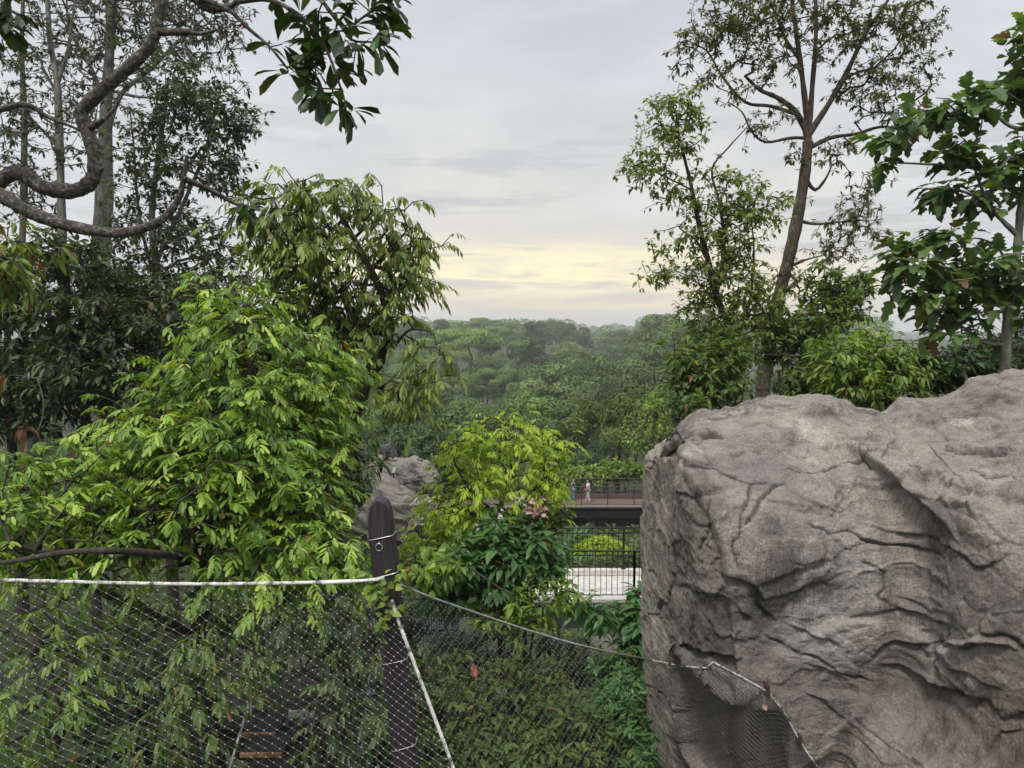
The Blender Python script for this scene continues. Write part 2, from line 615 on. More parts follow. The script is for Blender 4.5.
# ------------------------------------------------------------------ big rock
def rock_material(name, dark=1.0, spots=None, size=1.0):
    m, t, b, out = new_mat(name)
    L = t.links.new
    tc = N(t, 'ShaderNodeTexCoord')

    def noise(scale, detail=8, rough=.6, vec=(1, 1, 1), dist=0.0):
        mp = N(t, 'ShaderNodeMapping')
        mp.inputs['Scale'].default_value = vec
        L(tc.outputs['Object'], mp.inputs[0])
        n = N(t, 'ShaderNodeTexNoise')
        n.inputs['Scale'].default_value = scale / size
        n.inputs['Detail'].default_value = detail
        n.inputs['Roughness'].default_value = rough
        n.inputs['Distortion'].default_value = dist
        L(mp.outputs[0], n.inputs[0])
        return n.outputs['Fac']

    def mix(a, bcol, fac, mode='MIX'):
        x = N(t, 'ShaderNodeMix', data_type='RGBA', blend_type=mode)
        if isinstance(fac, float):
            x.inputs['Factor'].default_value = fac
        else:
            L(fac, x.inputs['Factor'])
        L(a, x.inputs['A'])
        if isinstance(bcol, tuple):
            x.inputs['B'].default_value = (*bcol, 1)
        else:
            L(bcol, x.inputs['B'])
        return x.outputs['Result']

    big = noise(.9, 6, .6, dist=.5)
    r0 = ramp(t, [(.28, (.128 * dark, .118 * dark, .106 * dark)), (.44, (.222 * dark, .20 * dark, .175 * dark)),
                  (.58, (.26 * dark, .234 * dark, .203 * dark)), (.72, (.40 * dark, .372 * dark, .33 * dark))])
    L(big, r0.inputs[0])
    c = r0.outputs[0]
    # pale worn patches and dark weathering stains with their own outlines
    pale = ramp(t, [(.60, (0, 0, 0)), (.70, (1, 1, 1))])
    L(noise(1.1, 9, .66, (1, 1, 1.3)), pale.inputs[0])
    c = mix(c, (.40, .375, .345), pale.outputs[0])
    stain = ramp(t, [(.50, (0, 0, 0)), (.66, (.9, .9, .9))])
    L(noise(1.6, 10, .72, (1, 1, .42), .3), stain.inputs[0])
    c = mix(c, (.095, .090, .084), stain.outputs[0])
    for centre, rad_, col, amt_ in ((spots or [])):
        d_ = N(t, 'ShaderNodeVectorMath', operation='DISTANCE')
        wv = N(t, 'ShaderNodeTexNoise')
        wv.inputs['Scale'].default_value = 2.2
        wv.inputs['Detail'].default_value = 8
        wv.inputs['Roughness'].default_value = .68
        L(tc.outputs['Object'], wv.inputs[0])
        ma = N(t, 'ShaderNodeVectorMath', operation='MULTIPLY_ADD')
        ma.inputs[1].default_value = (1.9, 1.9, 1.9)
        L(wv.outputs['Color'], ma.inputs[0])
        L(tc.outputs['Object'], ma.inputs[2])
        L(ma.outputs[0], d_.inputs[0])
        d_.inputs[1].default_value = tuple(c_ + .95 for c_ in centre)
        mr = N(t, 'ShaderNodeMapRange', interpolation_type='SMOOTHSTEP')
        mr.inputs['From Min'].default_value = rad_
        mr.inputs['From Max'].default_value = rad_ * .35
        mr.inputs['To Max'].default_value = amt_
        L(d_.outputs['Value'], mr.inputs['Value'])
        c = mix(c, col, mr.outputs[0])
    # fine rake marks running down the render coat
    rake = ramp(t, [(.36, (.62, .60, .58)), (.52, (1, 1, 1)), (.8, (1.12, 1.12, 1.12))])
    L(noise(60, 3, .6, (1, 1, .03)), rake.inputs[0])
    patch = ramp(t, [(.45, (0, 0, 0)), (.6, (.75, .75, .75))])
    L(noise(1.3, 3), patch.inputs[0])
    c = mix(c, rake.outputs[0], patch.outputs[0], 'MULTIPLY')
    # grain
    gr = ramp(t, [(.32, (.42, .41, .40)), (.5, (1, 1, 1)), (.68, (1.5, 1.48, 1.45))])
    L(noise(52, 6, .8), gr.inputs[0])
    c = mix(c, gr.outputs[0], .85, 'MULTIPLY')
    gr2 = ramp(t, [(.30, (.72, .71, .70)), (.5, (1, 1, 1)), (.72, (1.15, 1.14, 1.12))])
    L(noise(9, 6, .7), gr2.inputs[0])
    c = mix(c, gr2.outputs[0], .9, 'MULTIPLY')
    # dark tone along the cracks and ledges that are cut into the mesh
    at = N(t, 'ShaderNodeAttribute', attribute_name='tint')
    cr = ramp(t, [(.5, (0, 0, 0)), (1, (.75, .75, .75))])
    L(at.outputs['Fac'], cr.inputs[0])
    c = mix(c, (.05, .045, .04), cr.outputs[0])
    L(c, b.inputs['Base Color'])
    b.inputs['Roughness'].default_value = .92
    b.inputs['Specular IOR Level'].default_value = .25
    ad = N(t, 'ShaderNodeMath', operation='ADD')
    L(noise(48, 6, .75), ad.inputs[0])
    L(noise(14, 8, .7), ad.inputs[1])
    bp = N(t, 'ShaderNodeBump')
    bp.inputs['Strength'].default_value = .8
    bp.inputs['Distance'].default_value = .05
    L(ad.outputs[0], bp.inputs['Height'])
    L(bp.outputs[0], b.inputs['Normal'])
    return m


def smin(a, b, k):
    h = np.clip(.5 + .5 * (b - a) / k, 0, 1)
    return b + (a - b) * h - k * h * (1 - h)


def smax(a, b, k):
    return -smin(-a, -b, k)


def rbox(p, c, h, r):
    q = np.abs(p - np.array(c)) - (np.array(h) - r)
    return np.linalg.norm(np.maximum(q, 0), axis=1) + np.minimum(q.max(1), 0) - r


def plane(p, pt, n):
    n = np.array(n, float)
    n /= np.linalg.norm(n)
    return (p - np.array(pt)) @ n


CREST = [(560, 560), (625, 480), (641, 445), (655, 425), (670, 416), (700, 406), (740, 403), (757, 397), (775, 398), (800, 404), (850, 412), (880, 418), (900, 408), (940, 404), (975, 391), (1024, 371),
         (1110, 352), (1250, 340), (1500, 380)]
CREST_D = 8.3


def crest_z(x, y):
    """height of the boulder's back ridge for a place x along it"""
    cx = np.array([P(a, b, CREST_D)[0] for a, b in CREST])
    cz = np.array([P(a, b, CREST_D)[2] for a, b in CREST])
    return np.interp(x, cx, cz)


def rock_sdf(p):
    """outline solid of the boulder: a long block with a ridge that dips in a saddle, a big shoulder on the right"""
    a = rbox(p, (4.9, 8.2, -5.2), (3.36, 1.9, 5.6), .5)
    rid = crest_z(p[:, 0], p[:, 1])
    a = smax(a, (p[:, 2] - rid - np.where(p[:, 1] < CREST_D, .20 * (p[:, 1] - CREST_D), -.45 * (p[:, 1] - CREST_D))) * .85, .16)
    a = smax(a, plane(p, P(770, 470, 6.85), (.02, -.75, 1)), .35)
    a = smax(a, plane(p, P(670, 520, 6.9), (-1.0, -.25, -.16)), .25)
    b = rbox(p, (7.5, 7.2, -4.6), (4.2, 2.4, 5.6), .8)
    b = smax(b, (p[:, 2] - crest_z(p[:, 0] + .28 * (CREST_D - p[:, 1]), p[:, 1]) - np.where(p[:, 1] < CREST_D, .16 * (p[:, 1] - CREST_D), -.5 * (p[:, 1] - CREST_D))) * .8, .15)
    b = smax(b, plane(p, P(965, 440, 6.0), (-.30, -.95, 1)), .3)
    b = smax(b, plane(p, P(880, 520, 5.8), (-.85, -1, .25)), .3)
    s = smin(a, b, .2)
    # flare of the foot on the right, hollow under the left end
    fl = rbox(p, (6.2, 5.9, -6.4), (3.4, 1.5, 3.2), .9)
    fl = smax(fl, plane(p, P(900, 665, 4.8), (-.25, -.8, .75)), .4)
    fl = smax(fl, plane(p, P(800, 700, 5.3), (-1, -.75, .35)), .3)
    s = smin(s, fl, .2)
    hol = rbox(p, P(752, 800, 5.9), (.42, 1.7, .62), .2)
    hol = smax(hol, plane(p, P(752, 708, 5.9), (.62, 0, 1)), .08)
    s = smax(s, -hol, .08)
    return s


LEDGES = [  # (points in the photograph, height of the lip above it, spread above, notch below)
    ([(652, 431), (665, 426), (681, 429), (699, 432), (726, 434)], .07, 26, .03),
    ([(659, 439), (677, 454), (682, 465), (704, 474), (722, 477)], .055, 26, .03),
    ([(649, 474), (665, 489), (689, 495), (706, 497), (722, 493), (735, 486)], .07, 30, .03),
    ([(714, 417), (741, 421), (765, 427), (790, 430)], .06, 14, .02),
    ([(700, 410), (718, 411), (741, 413)], .05, 10, .03),
    ([(724, 455), (738, 456), (752, 450)], .04, 12, .02),
    ([(776, 447), (790, 451), (796, 455), (806, 456), (815, 452)], .05, 14, .02),
    ([(757, 396), (758, 403), (777, 407), (800, 408)], .06, 12, .02),
    ([(782, 483), (794, 497), (802, 509), (812, 518)], .05, 25, .01),
    ([(848, 405), (868, 413), (880, 425), (862, 440), (846, 452)], .06, 18, .02),
    ([(826, 424), (846, 432), (866, 437), (842, 443)], .05, 12, .02),
    ([(911, 432), (928, 435), (949, 431), (977, 429), (1016, 423)], .06, 24, .02),
    ([(929, 438), (945, 444), (971, 444), (1008, 444), (1030, 447)], .05, 14, .02),
    ([(889, 412), (896, 407), (914, 406), (942, 406)], .05, 8, .02),
    ([(932, 450), (945, 450), (958, 449)], .05, 8, .02),
    ([(960, 391), (975, 390), (996, 390), (1024, 392)], .08, 14, .03),
    ([(968, 410), (985, 407), (998, 399), (1024, 402)], .07, 14, .03),
    ([(879, 462), (887, 448), (899, 436)], .07, 20, .02),
    ([(860, 458), (856, 470), (870, 472)], .05, 14, .02),
    ([(895, 497), (906, 493), (930, 492), (953, 497), (965, 501), (973, 511), (985, 530)], .10, 20, .05),
    ([(868, 478), (867, 490), (863, 510), (862, 524)], .06, 22, .02),
    ([(858, 518), (880, 527), (937, 549), (969, 565), (985, 563), (1001, 555), (1024, 546)], .12, 24, .03),
    ([(850, 530), (880, 541), (915, 556)], .05, 10, .02),
    ([(656, 585), (669, 587), (691, 596), (718, 604), (732, 611)], .06, 26, .035),
    ([(712, 577), (720, 572), (738, 578), (751, 584), (763, 600), (765, 612), (777, 625), (788, 631)], .10, 34, .07),
    ([(652, 637), (669, 643), (685, 651), (700, 655), (722, 661), (738, 665), (749, 661)], .13, 40, .09),
    ([(738, 608), (748, 616), (756, 630)], .06, 12, .03),
    ([(645, 545), (655, 544), (676, 540), (684, 541)], .045, 16, .02),
    ([(788, 628), (800, 634), (812, 637), (835, 645), (850, 652)], .06, 14, .04),
    ([(866, 674), (876, 660), (884, 651), (908, 643), (930, 646), (946, 649), (982, 646), (1004, 649), (1030, 661)], .12, 26, .10),
    ([(836, 625), (853, 625), (868, 619), (882, 617), (901, 618), (917, 623), (935, 634), (953, 646)], .06, 20, .03),
    ([(872, 671), (890, 676), (914, 686), (937, 697), (955, 706)], .10, 12, .09),
    ([(904, 665), (925, 670), (945, 676), (969, 690), (993, 699), (1000, 694)], .05, 10, .03),
    ([(840, 708), (872, 730), (900, 746), (930, 768)], .06, 14, .03),
    ([(800, 664), (830, 672), (862, 688)], .06, 10, .03),
    ([(790, 680), (822, 700), (850, 724), (880, 745)], .05, 12, .03),
    ([(948, 749), (970, 747), (995, 746), (1024, 742)], .07, 14, .04),
    ([(720, 628), (733, 634), (750, 631)], .04, 10, .02),
    ([(785, 560), (806, 566), (826, 560), (842, 566)], .03, 14, .015),
    ([(884, 600), (905, 610), (930, 612)], .035, 12, .02),
]
CRACKS = [
    ([(756, 478), (748, 500), (741, 520), (733, 545), (738, 570)], .035, 1.3),
    ([(782, 470), (812, 474), (838, 462), (858, 452), (884, 446)], .03, 1.2),
    ([(806, 520), (830, 533), (852, 528), (872, 540), (896, 548), (930, 560)], .025, 1.2),
    ([(664, 455), (690, 466), (716, 470), (744, 484), (772, 486)], .03, 1.2),
    ([(866, 560), (884, 575), (880, 600), (893, 622)], .022, 1.2),
    ([(960, 470), (986, 478), (1010, 474), (1030, 482)], .028, 1.2),
    ([(680, 600), (684, 630), (678, 655)], .025, 1.2),
    ([(766, 640), (790, 652), (822, 662), (846, 678), (880, 690)], .03, 1.3),
    ([(743, 529), (753, 513), (763, 499), (771, 489), (787, 485)], .05, 1.5),
    ([(704, 522), (697, 541), (687, 557)], .03, 1.6),
    ([(712, 500), (706, 520), (703, 545)], .025, 1.6),
    ([(681, 465), (692, 470), (712, 475)], .05, 1.6),
    ([(940, 446), (971, 445), (1008, 446)], .03, 1.3),
    ([(860, 440), (856, 450), (862, 461)], .03, 1.4),
    ([(918, 628), (921, 640)], .04, 1.4),
    ([(697, 433), (726, 435)], .05, 1.4),
]


def polyline_dist(px, py, pts):
    """distance, signed side (positive = above in the photograph), arc position 0..1"""
    best = np.full(len(px), 1e9)
    side = np.zeros(len(px))
    arc = np.zeros(len(px))
    pts = np.asarray(pts, float)
    seg = np.linalg.norm(np.diff(pts, axis=0), axis=1)
    tot, acc = seg.sum(), 0
    for i in range(len(pts) - 1):
        a, b = pts[i], pts[i + 1]
        d = b - a
        L = seg[i]
        t = np.clip(((px - a[0]) * d[0] + (py - a[1]) * d[1]) / (L * L), 0, 1)
        qx, qy = px - a[0] - t * d[0], py - a[1] - t * d[1]
        ds = np.hypot(qx, qy)
        up = ds < best
        best = np.where(up, ds, best)
        cr = d[0] * (py - a[1]) - d[1] * (px - a[0])
        side = np.where(up, -np.sign(cr), side)
        arc = np.where(up, (acc + t * L) / tot, arc)
        acc += L
    return best, side, arc


def plates(V, Q, scales):
    """broken stone: tilted flat plates with sharp edges and narrow joints; returns relief and joint darkness"""
    disp = np.zeros(len(V))
    crack = np.zeros(len(V))
    for sc_, am_, sd_ in scales:
        q_ = (Q + .16 / sc_ * np.stack([fbm(V * sc_ * 1.9, 4, sd_ + 3 * k, .6) for k in range(3)], 1)) * sc_ * np.array((.72, .72, 1.5))
        base_ = np.floor(q_)
        b1 = np.full(len(V), 9.0)
        b2 = np.full(len(V), 9.0)
        val = np.zeros(len(V))
        for ox in (-1, 0, 1):
            for oy in (-1, 0, 1):
                for oz in (-1, 0, 1):
                    ci = (base_ + (ox, oy, oz)).astype(np.int64)
                    h1, h2_, h3_ = (hash3(ci[:, 0], ci[:, 1], ci[:, 2], sd_ + k) for k in (11, 12, 13))
                    r_ = q_ - (ci + np.stack([h1, h2_, h3_], 1))
                    dd = np.sqrt((r_ ** 2).sum(1))
                    vv = (h1 - .5) * 1.2 + r_[:, 0] * (h2_ - .5) * .9 + r_[:, 2] * (h3_ - .3) * 1.1
                    cl = dd < b1
                    b2 = np.where(cl, b1, np.minimum(b2, dd))
                    val = np.where(cl, vv, val)
                    b1 = np.where(cl, dd, b1)
        edge = smooth(0, .05, b2 - b1)
        gate = smooth(.05, .35, fbm(V * sc_ * .8 + 5, 3, sd_ + 17))
        groove = gate * np.exp(-((b2 - b1) / .035) ** 2)
        disp -= am_ * .30 * groove
        crack = np.maximum(crack, groove * min(1, am_ * 14))
        disp += am_ * val * (.35 + .65 * edge) * (.45 + .55 * smooth(-.2, .25, fbm(V * 1.1, 2, sd_ + 7)))
    return disp, crack


# worn and stained places on the stone: position from the rock's origin, reach, colour, strength
ROCK_SPOTS = [((-1.80, -1.75, 5.62), .85, (.50, .475, .44), .85), ((-1.15, -2.2, 5.45), .5, (.44, .42, .39), .7), ((-2.15, -1.6, 5.85), .62, (.10, .095, .09), .75),
              ((-2.75, -1.3, 5.1), .55, (.12, .11, .10), .6), ((-1.2, -2.3, 6.1), .6, (.13, .12, .11), .5), ((-.9, -2.6, 4.9), .6, (.17, .145, .115), .55),
              ((-2.3, -1.0, 6.6), .7, (.16, .155, .15), .5)]


def build_rock():
    c = np.array((4.6, 8.0, -4.4))
    # fine grid of directions towards the viewer's side, coarse behind
    a1 = np.radians(np.linspace(-112, 100, 900))
    a2 = np.radians(np.linspace(100, 248, 90)[1:-1])
    az = np.concatenate([a1, a2])
    el = np.radians(np.concatenate([np.linspace(-80, -44, 24)[:-1], np.linspace(-44, 76, 760), np.linspace(76, 89.5, 30)[1:]]))
    A, E = np.meshgrid(az, el)
    D = np.stack([np.sin(A) * np.cos(E), -np.cos(A) * np.cos(E), np.sin(E)], -1).reshape(-1, 3)
    t = np.full(len(D), 8.0)
    for _ in range(40):                      # march inwards onto the outline solid
        t = t - .9 * np.clip(rock_sdf(c + D * t[:, None]), -.3, 3)
        t = np.clip(t, .4, 9)
    V = c + D * t[:, None]
    ne, na = len(el), len(az)

    def normals(V):
        G = V.reshape(ne, na, 3)
        dx = np.roll(G, -1, 1) - np.roll(G, 1, 1)
        dy = np.gradient(G, axis=0)
        n = np.cross(dx, dy).reshape(-1, 3)
        n /= np.linalg.norm(n, axis=1)[:, None] + 1e-9
        s = np.sign(np.sum(n * (V - c), 1))
        return n * s[:, None]

    nr = normals(V)
    # broad lumps, slabs lying along the dip, then flakes
    V0 = V.copy()
    dip = np.array([[.96, .05, .28], [-.05, 1, 0], [-.28, 0, .96]])
    Q = V @ dip.T
    disp = .15 * fbm(V * .6, 2, 3)
    W = V + .5 * np.stack([fbm(V * .7, 3, 40 + k) for k in range(3)], 1)
    # terraces: bedding steps with sharp lips, only strong in places
    h = (Q[:, 2] + .22 * fbm(V * np.array((.9, .9, .9)), 4, 61)) * 3.1
    fr = h - np.floor(h)
    ter = (smooth(0, .82, fr) - smooth(.86, 1.0, fr))
    amt = smooth(-.05, .35, fbm(V * .9, 3, 71))
    topness = smooth(.15, .7, nr[:, 2])
    disp += (.055 * topness + .006 * (1 - topness)) * amt * ter
    # thin flakes
    h2 = (Q[:, 2] + .14 * fbm(V * 1.7, 4, 81)) * 9.0
    fr2 = h2 - np.floor(h2)
    ter2 = smooth(0, .85, fr2) - smooth(.88, 1, fr2)
    disp += (.018 * topness + .003) * ter2 * smooth(.0, .4, fbm(V * 1.4, 3, 91))
    # diagonal strata on the lower right
    pxv, pyv, fv = project(V)
    reg = smooth(600, 660, pyv) * smooth(760, 830, pxv)
    hd = (V @ np.array((.52, 0, .85)) + .10 * fbm(V * 2.2, 3, 95)) * 7.5
    frd = hd - np.floor(hd)
    disp += .03 * reg * (smooth(0, .8, frd) - smooth(.85, 1, frd)) * smooth(-.2, .3, fbm(V * 1.8, 3, 97))
    # chipped facets
    cell = fbm(W * 2.4, 4, 23, .5, True)
    disp += .010 * cell
    d_, plate_crack = plates(V, Q, ((.95, .12, 201), (2.1, .048, 231), (4.6, .018, 261), (10, .007, 291)))
    pxl, pyl, _ = project(V)
    calm = smooth(800, 700, pxl) * smooth(430, 500, pyl)
    disp += d_ * (1 - .45 * calm)
    disp += .007 * fbm(V * 9, 5, 29, .6, True) + .009 * fbm(V * 26, 4, 31, .7)
    # ledges and cracks copied from the photograph, fixed to the stone
    facing = np.sum(nr * (-V / np.linalg.norm(V, axis=1)[:, None]), 1) > .02
    wob = fbm(V * 5, 5, 51, .65) * 6
    pxw, pyw = pxv + wob, pyv + fbm(V * 5, 5, 53, .65) * 6
    crack = .8 * plate_crack
    for pts, amp, spread, notch in LEDGES:
        pa = np.asarray(pts, float)
        lo, hi = pa.min(0) - spread * 3.2, pa.max(0) + spread * 3.2
        idx = np.where(facing & (pxw > lo[0]) & (pxw < hi[0]) & (pyw > lo[1]) & (pyw < hi[1]))[0]
        if not len(idx):
            continue
        d, s, ar = polyline_dist(pxw[idx], pyw[idx], pts)
        env = smooth(0, .3, ar) * smooth(1, .7, ar) * (.55 + .45 * smooth(-.3, .2, fbm(V[idx] * 3.0, 2, 57)))
        up = np.where(s > 0, amp * .46 * np.exp(-(d / (spread * 1.35)) ** 1.3) * smooth(-.6, 1.6, d), 0)
        dn = np.where(s <= 0, -notch * .55 * np.exp(-(d / 4.5) ** 2), 0)
        disp[idx] += env * (up + dn)
        crack[idx] = np.maximum(crack[idx], env * np.where(s <= 0, np.exp(-(d / 1.6) ** 2), np.exp(-(d / .8) ** 2)) * min(1, notch * 18))
    for pts, dep, w in CRACKS:
        pa = np.asarray(pts, float)
        lo, hi = pa.min(0) - 12, pa.max(0) + 12
        idx = np.where(facing & (pxw > lo[0]) & (pxw < hi[0]) & (pyw > lo[1]) & (pyw < hi[1]))[0]
        if not len(idx):
            continue
        d, s, ar = polyline_dist(pxw[idx], pyw[idx], pts)
        env = smooth(0, .1, ar) * smooth(1, .9, ar)
        g = np.exp(-(d / w) ** 2)
        disp[idx] -= env * dep * g
        crack[idx] = np.maximum(crack[idx], env * g)
    disp -= .05 + .13 * smooth(.35, .8, -nr[:, 0])
    V = V + nr * disp[:, None]
    j = np.arange(na)[None]
    jn = (j + 1) % na
    i = np.arange(ne - 1)[:, None] * na
    q = np.stack([i + j, i + jn, i + na + jn, i + na + j], -1).reshape(-1, 4)
    top = len(V)
    Vt = np.vstack([V, V[-na:].mean(0)[None]])
    jj = np.arange(na)
    tr = np.stack([(ne - 1) * na + jj, (ne - 1) * na + (jj + 1) % na, np.full(na, top)], -1)
    tint = np.concatenate([.5 + .5 * crack, [.5]])
    mb = MB().add(Vt, tr, q, tint)
    o = mb.build('boulder', rock_material('weathered_rock', 1.42, ROCK_SPOTS), smooth_faces=True, origin=(4.6, 8, -8))
    set_props(o, 'huge grey brown boulder with cracked ledges filling the lower right, net tied against it', 'boulder')
    bvh = BVHTree.FromPolygons([Vector(v) for v in Vt[::1]], [tuple(x) for x in q.tolist()])
    return o, bvh


ROCK, ROCK_BVH = build_rock()


def on_rock(px, py, off=.06, default=6.0):
    d = Vector(P(px, py, 1.0)).normalized()
    hit = ROCK_BVH.ray_cast(Vector((0, 0, 0)), d)
    if hit[0] is None:
        return P(px, py, default)
    p = hit[0] - d * off
    return np.array(p)
# ------------------------------------------------------------------ leaves
# blade outlines: (place along the midrib, half width)
LANCE = [(.22, .62), (.5, 1.0), (.78, .62)]
OVATE = [(.2, .85), (.48, 1.0), (.78, .55)]
OBOV = [(.25, .35), (.6, .85), (.85, 1.0)]
LOBED = [(.12, .70), (.26, 1.0), (.36, .62), (.52, .98), (.64, .50), (.82, .55)]
OBLONG = [(.14, .78), (.5, 1.0), (.86, .80)]
SIMPLE = [(.5, 1.0)]


def add_leaves(mb, pos, dirs, up, length, width, outline=LANCE, droop=.25, fold=.25, tint=None, mat=0):
    pos = np.asarray(pos, float)
    n = len(pos)
    if n == 0:
        return
    d = dirs / (np.linalg.norm(dirs, axis=1)[:, None] + 1e-9)
    r = np.cross(d, up)
    r /= np.linalg.norm(r, axis=1)[:, None] + 1e-9
    nm = np.cross(r, d)
    L = np.broadcast_to(np.asarray(length, float), (n,))[:, None]
    Wd = np.broadcast_to(np.asarray(width, float), (n,))[:, None] * .5
    droop = np.broadcast_to(np.asarray(droop, float), (n,))[:, None]

    def centre(t):
        return pos + d * L * t - nm * L * droop * t * t * .6 - np.array([[0, 0, 1.]]) * L * droop * t * t * .5

    if outline is SIMPLE:
        c, tip = centre(.5), centre(1.0)
        s = nm * Wd * fold
        v = np.stack([pos, c - r * Wd + s, tip, c + r * Wd + s], 1).reshape(-1, 3)
        b = np.arange(n)[:, None] * 4
        tr = np.concatenate([b + np.array([[0, 2, 1]]), b + np.array([[0, 3, 2]])])
        mb.add(v, tr, None, np.repeat(tint, 4) if tint is not None else None, mat)
        return
    S = len(outline)
    vs = [pos]
    for t, w in outline:
        c = centre(t)
        s = nm * Wd * w * fold
        vs += [c - r * Wd * w + s, c, c + r * Wd * w + s]
    vs.append(centre(1.0))
    k = 3 * S + 2
    v = np.stack(vs, 1).reshape(-1, 3)
    b = np.arange(n)[:, None] * k
    tr = [[0, 2, 1], [0, 3, 2], [3 * S - 2, 3 * S - 1, k - 1], [3 * S - 1, 3 * S, k - 1]]
    qd = []
    for i in range(S - 1):
        o = 1 + 3 * i
        qd += [[o, o + 1, o + 4, o + 3], [o + 1, o + 2, o + 5, o + 4]]
    T = np.concatenate([b + np.array([x]) for x in tr])
    Q = np.concatenate([b + np.array([x]) for x in qd]) if qd else None
    mb.add(v, T, Q, np.repeat(tint, k) if tint is not None else None, mat)


def tints(rng, n, brown=.012, spread=.22, mean=.5, groups=None):
    """per-leaf number: under .05 brown, about .1 yellowing, then deep green to fresh green"""
    base = rng.normal(mean, spread, n) if groups is None else mean + spread * (.75 * groups + .6 * rng.normal(0, 1, n))
    t = np.clip(base, .16, 1.0)
    z = rng.random(n)
    t = np.where(z < brown, .02, t)
    t = np.where((z > .985), .11, t)
    return t


def rosettes(mb, rng, tips, dirs, per, length, width, outline, droop=.3, fold=.25, spread=1.0, lift=.15, mat=0, mean=.5, tsp=.16,
             brown=.012, stem=.06, hang=0.0, lvar=.3):
    """a fan of leaves round each twig end"""
    n = len(tips)
    k = rng.integers(max(2, per - 2), per + 3, n)
    idx = np.repeat(np.arange(n), k)
    m = len(idx)
    ax = dirs[idx] / (np.linalg.norm(dirs[idx], axis=1)[:, None] + 1e-9)
    rnd = rng.normal(0, 1, (m, 3))
    perp = rnd - ax * np.sum(rnd * ax, 1)[:, None]
    perp /= np.linalg.norm(perp, axis=1)[:, None] + 1e-9
    perp[:, 2] *= .55
    th = rng.uniform(.35, 1.25, m) * spread
    d = ax * np.cos(th)[:, None] + perp * np.sin(th)[:, None]
    d[:, 2] += lift - hang * rng.uniform(.5, 1.3, m)
    d /= np.linalg.norm(d, axis=1)[:, None] + 1e-9
    pos = tips[idx] - ax * rng.uniform(0, 1, m)[:, None] * stem * 2.5 + d * stem
    up = np.array([[0, 0, 1.]]) + rng.normal(0, .25, (m, 3))
    ln = length * rng.uniform(1 - lvar, 1 + lvar, m)
    g = rng.normal(0, 1, n)[idx]
    add_leaves(mb, pos, d, up, ln, ln / length * width * rng.uniform(.85, 1.15, m), outline, droop * rng.uniform(.5, 1.5, m), fold,
               tints(rng, m, brown, tsp, mean, g), mat)


def pinnate(mb, rng, tips, dirs, pairs, rach, length, width, outline=OBLONG, droop=.3, mat=0, mean=.5, tsp=.2, brown=.01, hang=.35, flat=.5, lvar=.2):
    """feather leaves: leaflets in two rows along a drooping stalk"""
    n = len(tips)
    ax = dirs / (np.linalg.norm(dirs, axis=1)[:, None] + 1e-9) + rng.normal(0, .45, (n, 3))
    ax[:, 2] = ax[:, 2] * flat - hang * .5 * rng.uniform(.2, 1.2, n)
    ax /= np.linalg.norm(ax, axis=1)[:, None] + 1e-9
    side = np.cross(ax, np.array([[0, 0, 1.]]) + rng.normal(0, .25, (n, 3)))
    side /= np.linalg.norm(side, axis=1)[:, None] + 1e-9
    rl = rach * rng.uniform(.7, 1.25, n)
    np_ = rng.integers(max(2, pairs - 1), pairs + 2, n)
    g = rng.normal(0, 1, n)
    P_, D_, G_, L_ = [], [], [], []
    for k in range(pairs + 2):
        for sgn in (-1, 1):
            m = (k < np_) & (rng.random(n) > .06)
            t = (k + .35 + .3 * (sgn > 0)) / np_
            t = np.minimum(t, 1.0)
            pos = tips + ax * (rl * t)[:, None] - np.array([[0, 0, 1.]]) * (rl * .45 * t * t)[:, None]
            fan = np.clip(.35 + .75 * t, 0, 1)[:, None]
            d = ax * (.25 + .75 * fan) + sgn * side * (1.05 - .55 * fan) - np.array([[0, 0, 1.]]) * (hang * (.5 + t))[:, None]
            d = d + rng.normal(0, .10, (n, 3))
            P_.append(pos[m]); D_.append(d[m]); G_.append(g[m])
            L_.append((length * (.72 + .28 * np.sin(np.pi * np.clip(t, 0, 1))) * rng.uniform(1 - lvar, 1 + lvar, n))[m])
    pos, d, g, ln = np.vstack(P_), np.vstack(D_), np.concatenate(G_), np.concatenate(L_)
    m = len(pos)
    add_leaves(mb, pos, d, np.array([[0, 0, 1.]]) + rng.normal(0, .18, (m, 3)), ln, ln / length * width * rng.uniform(.85, 1.15, m), outline,
               droop * rng.uniform(.5, 1.5, m), .15, tints(rng, m, brown, tsp, mean, g), mat)


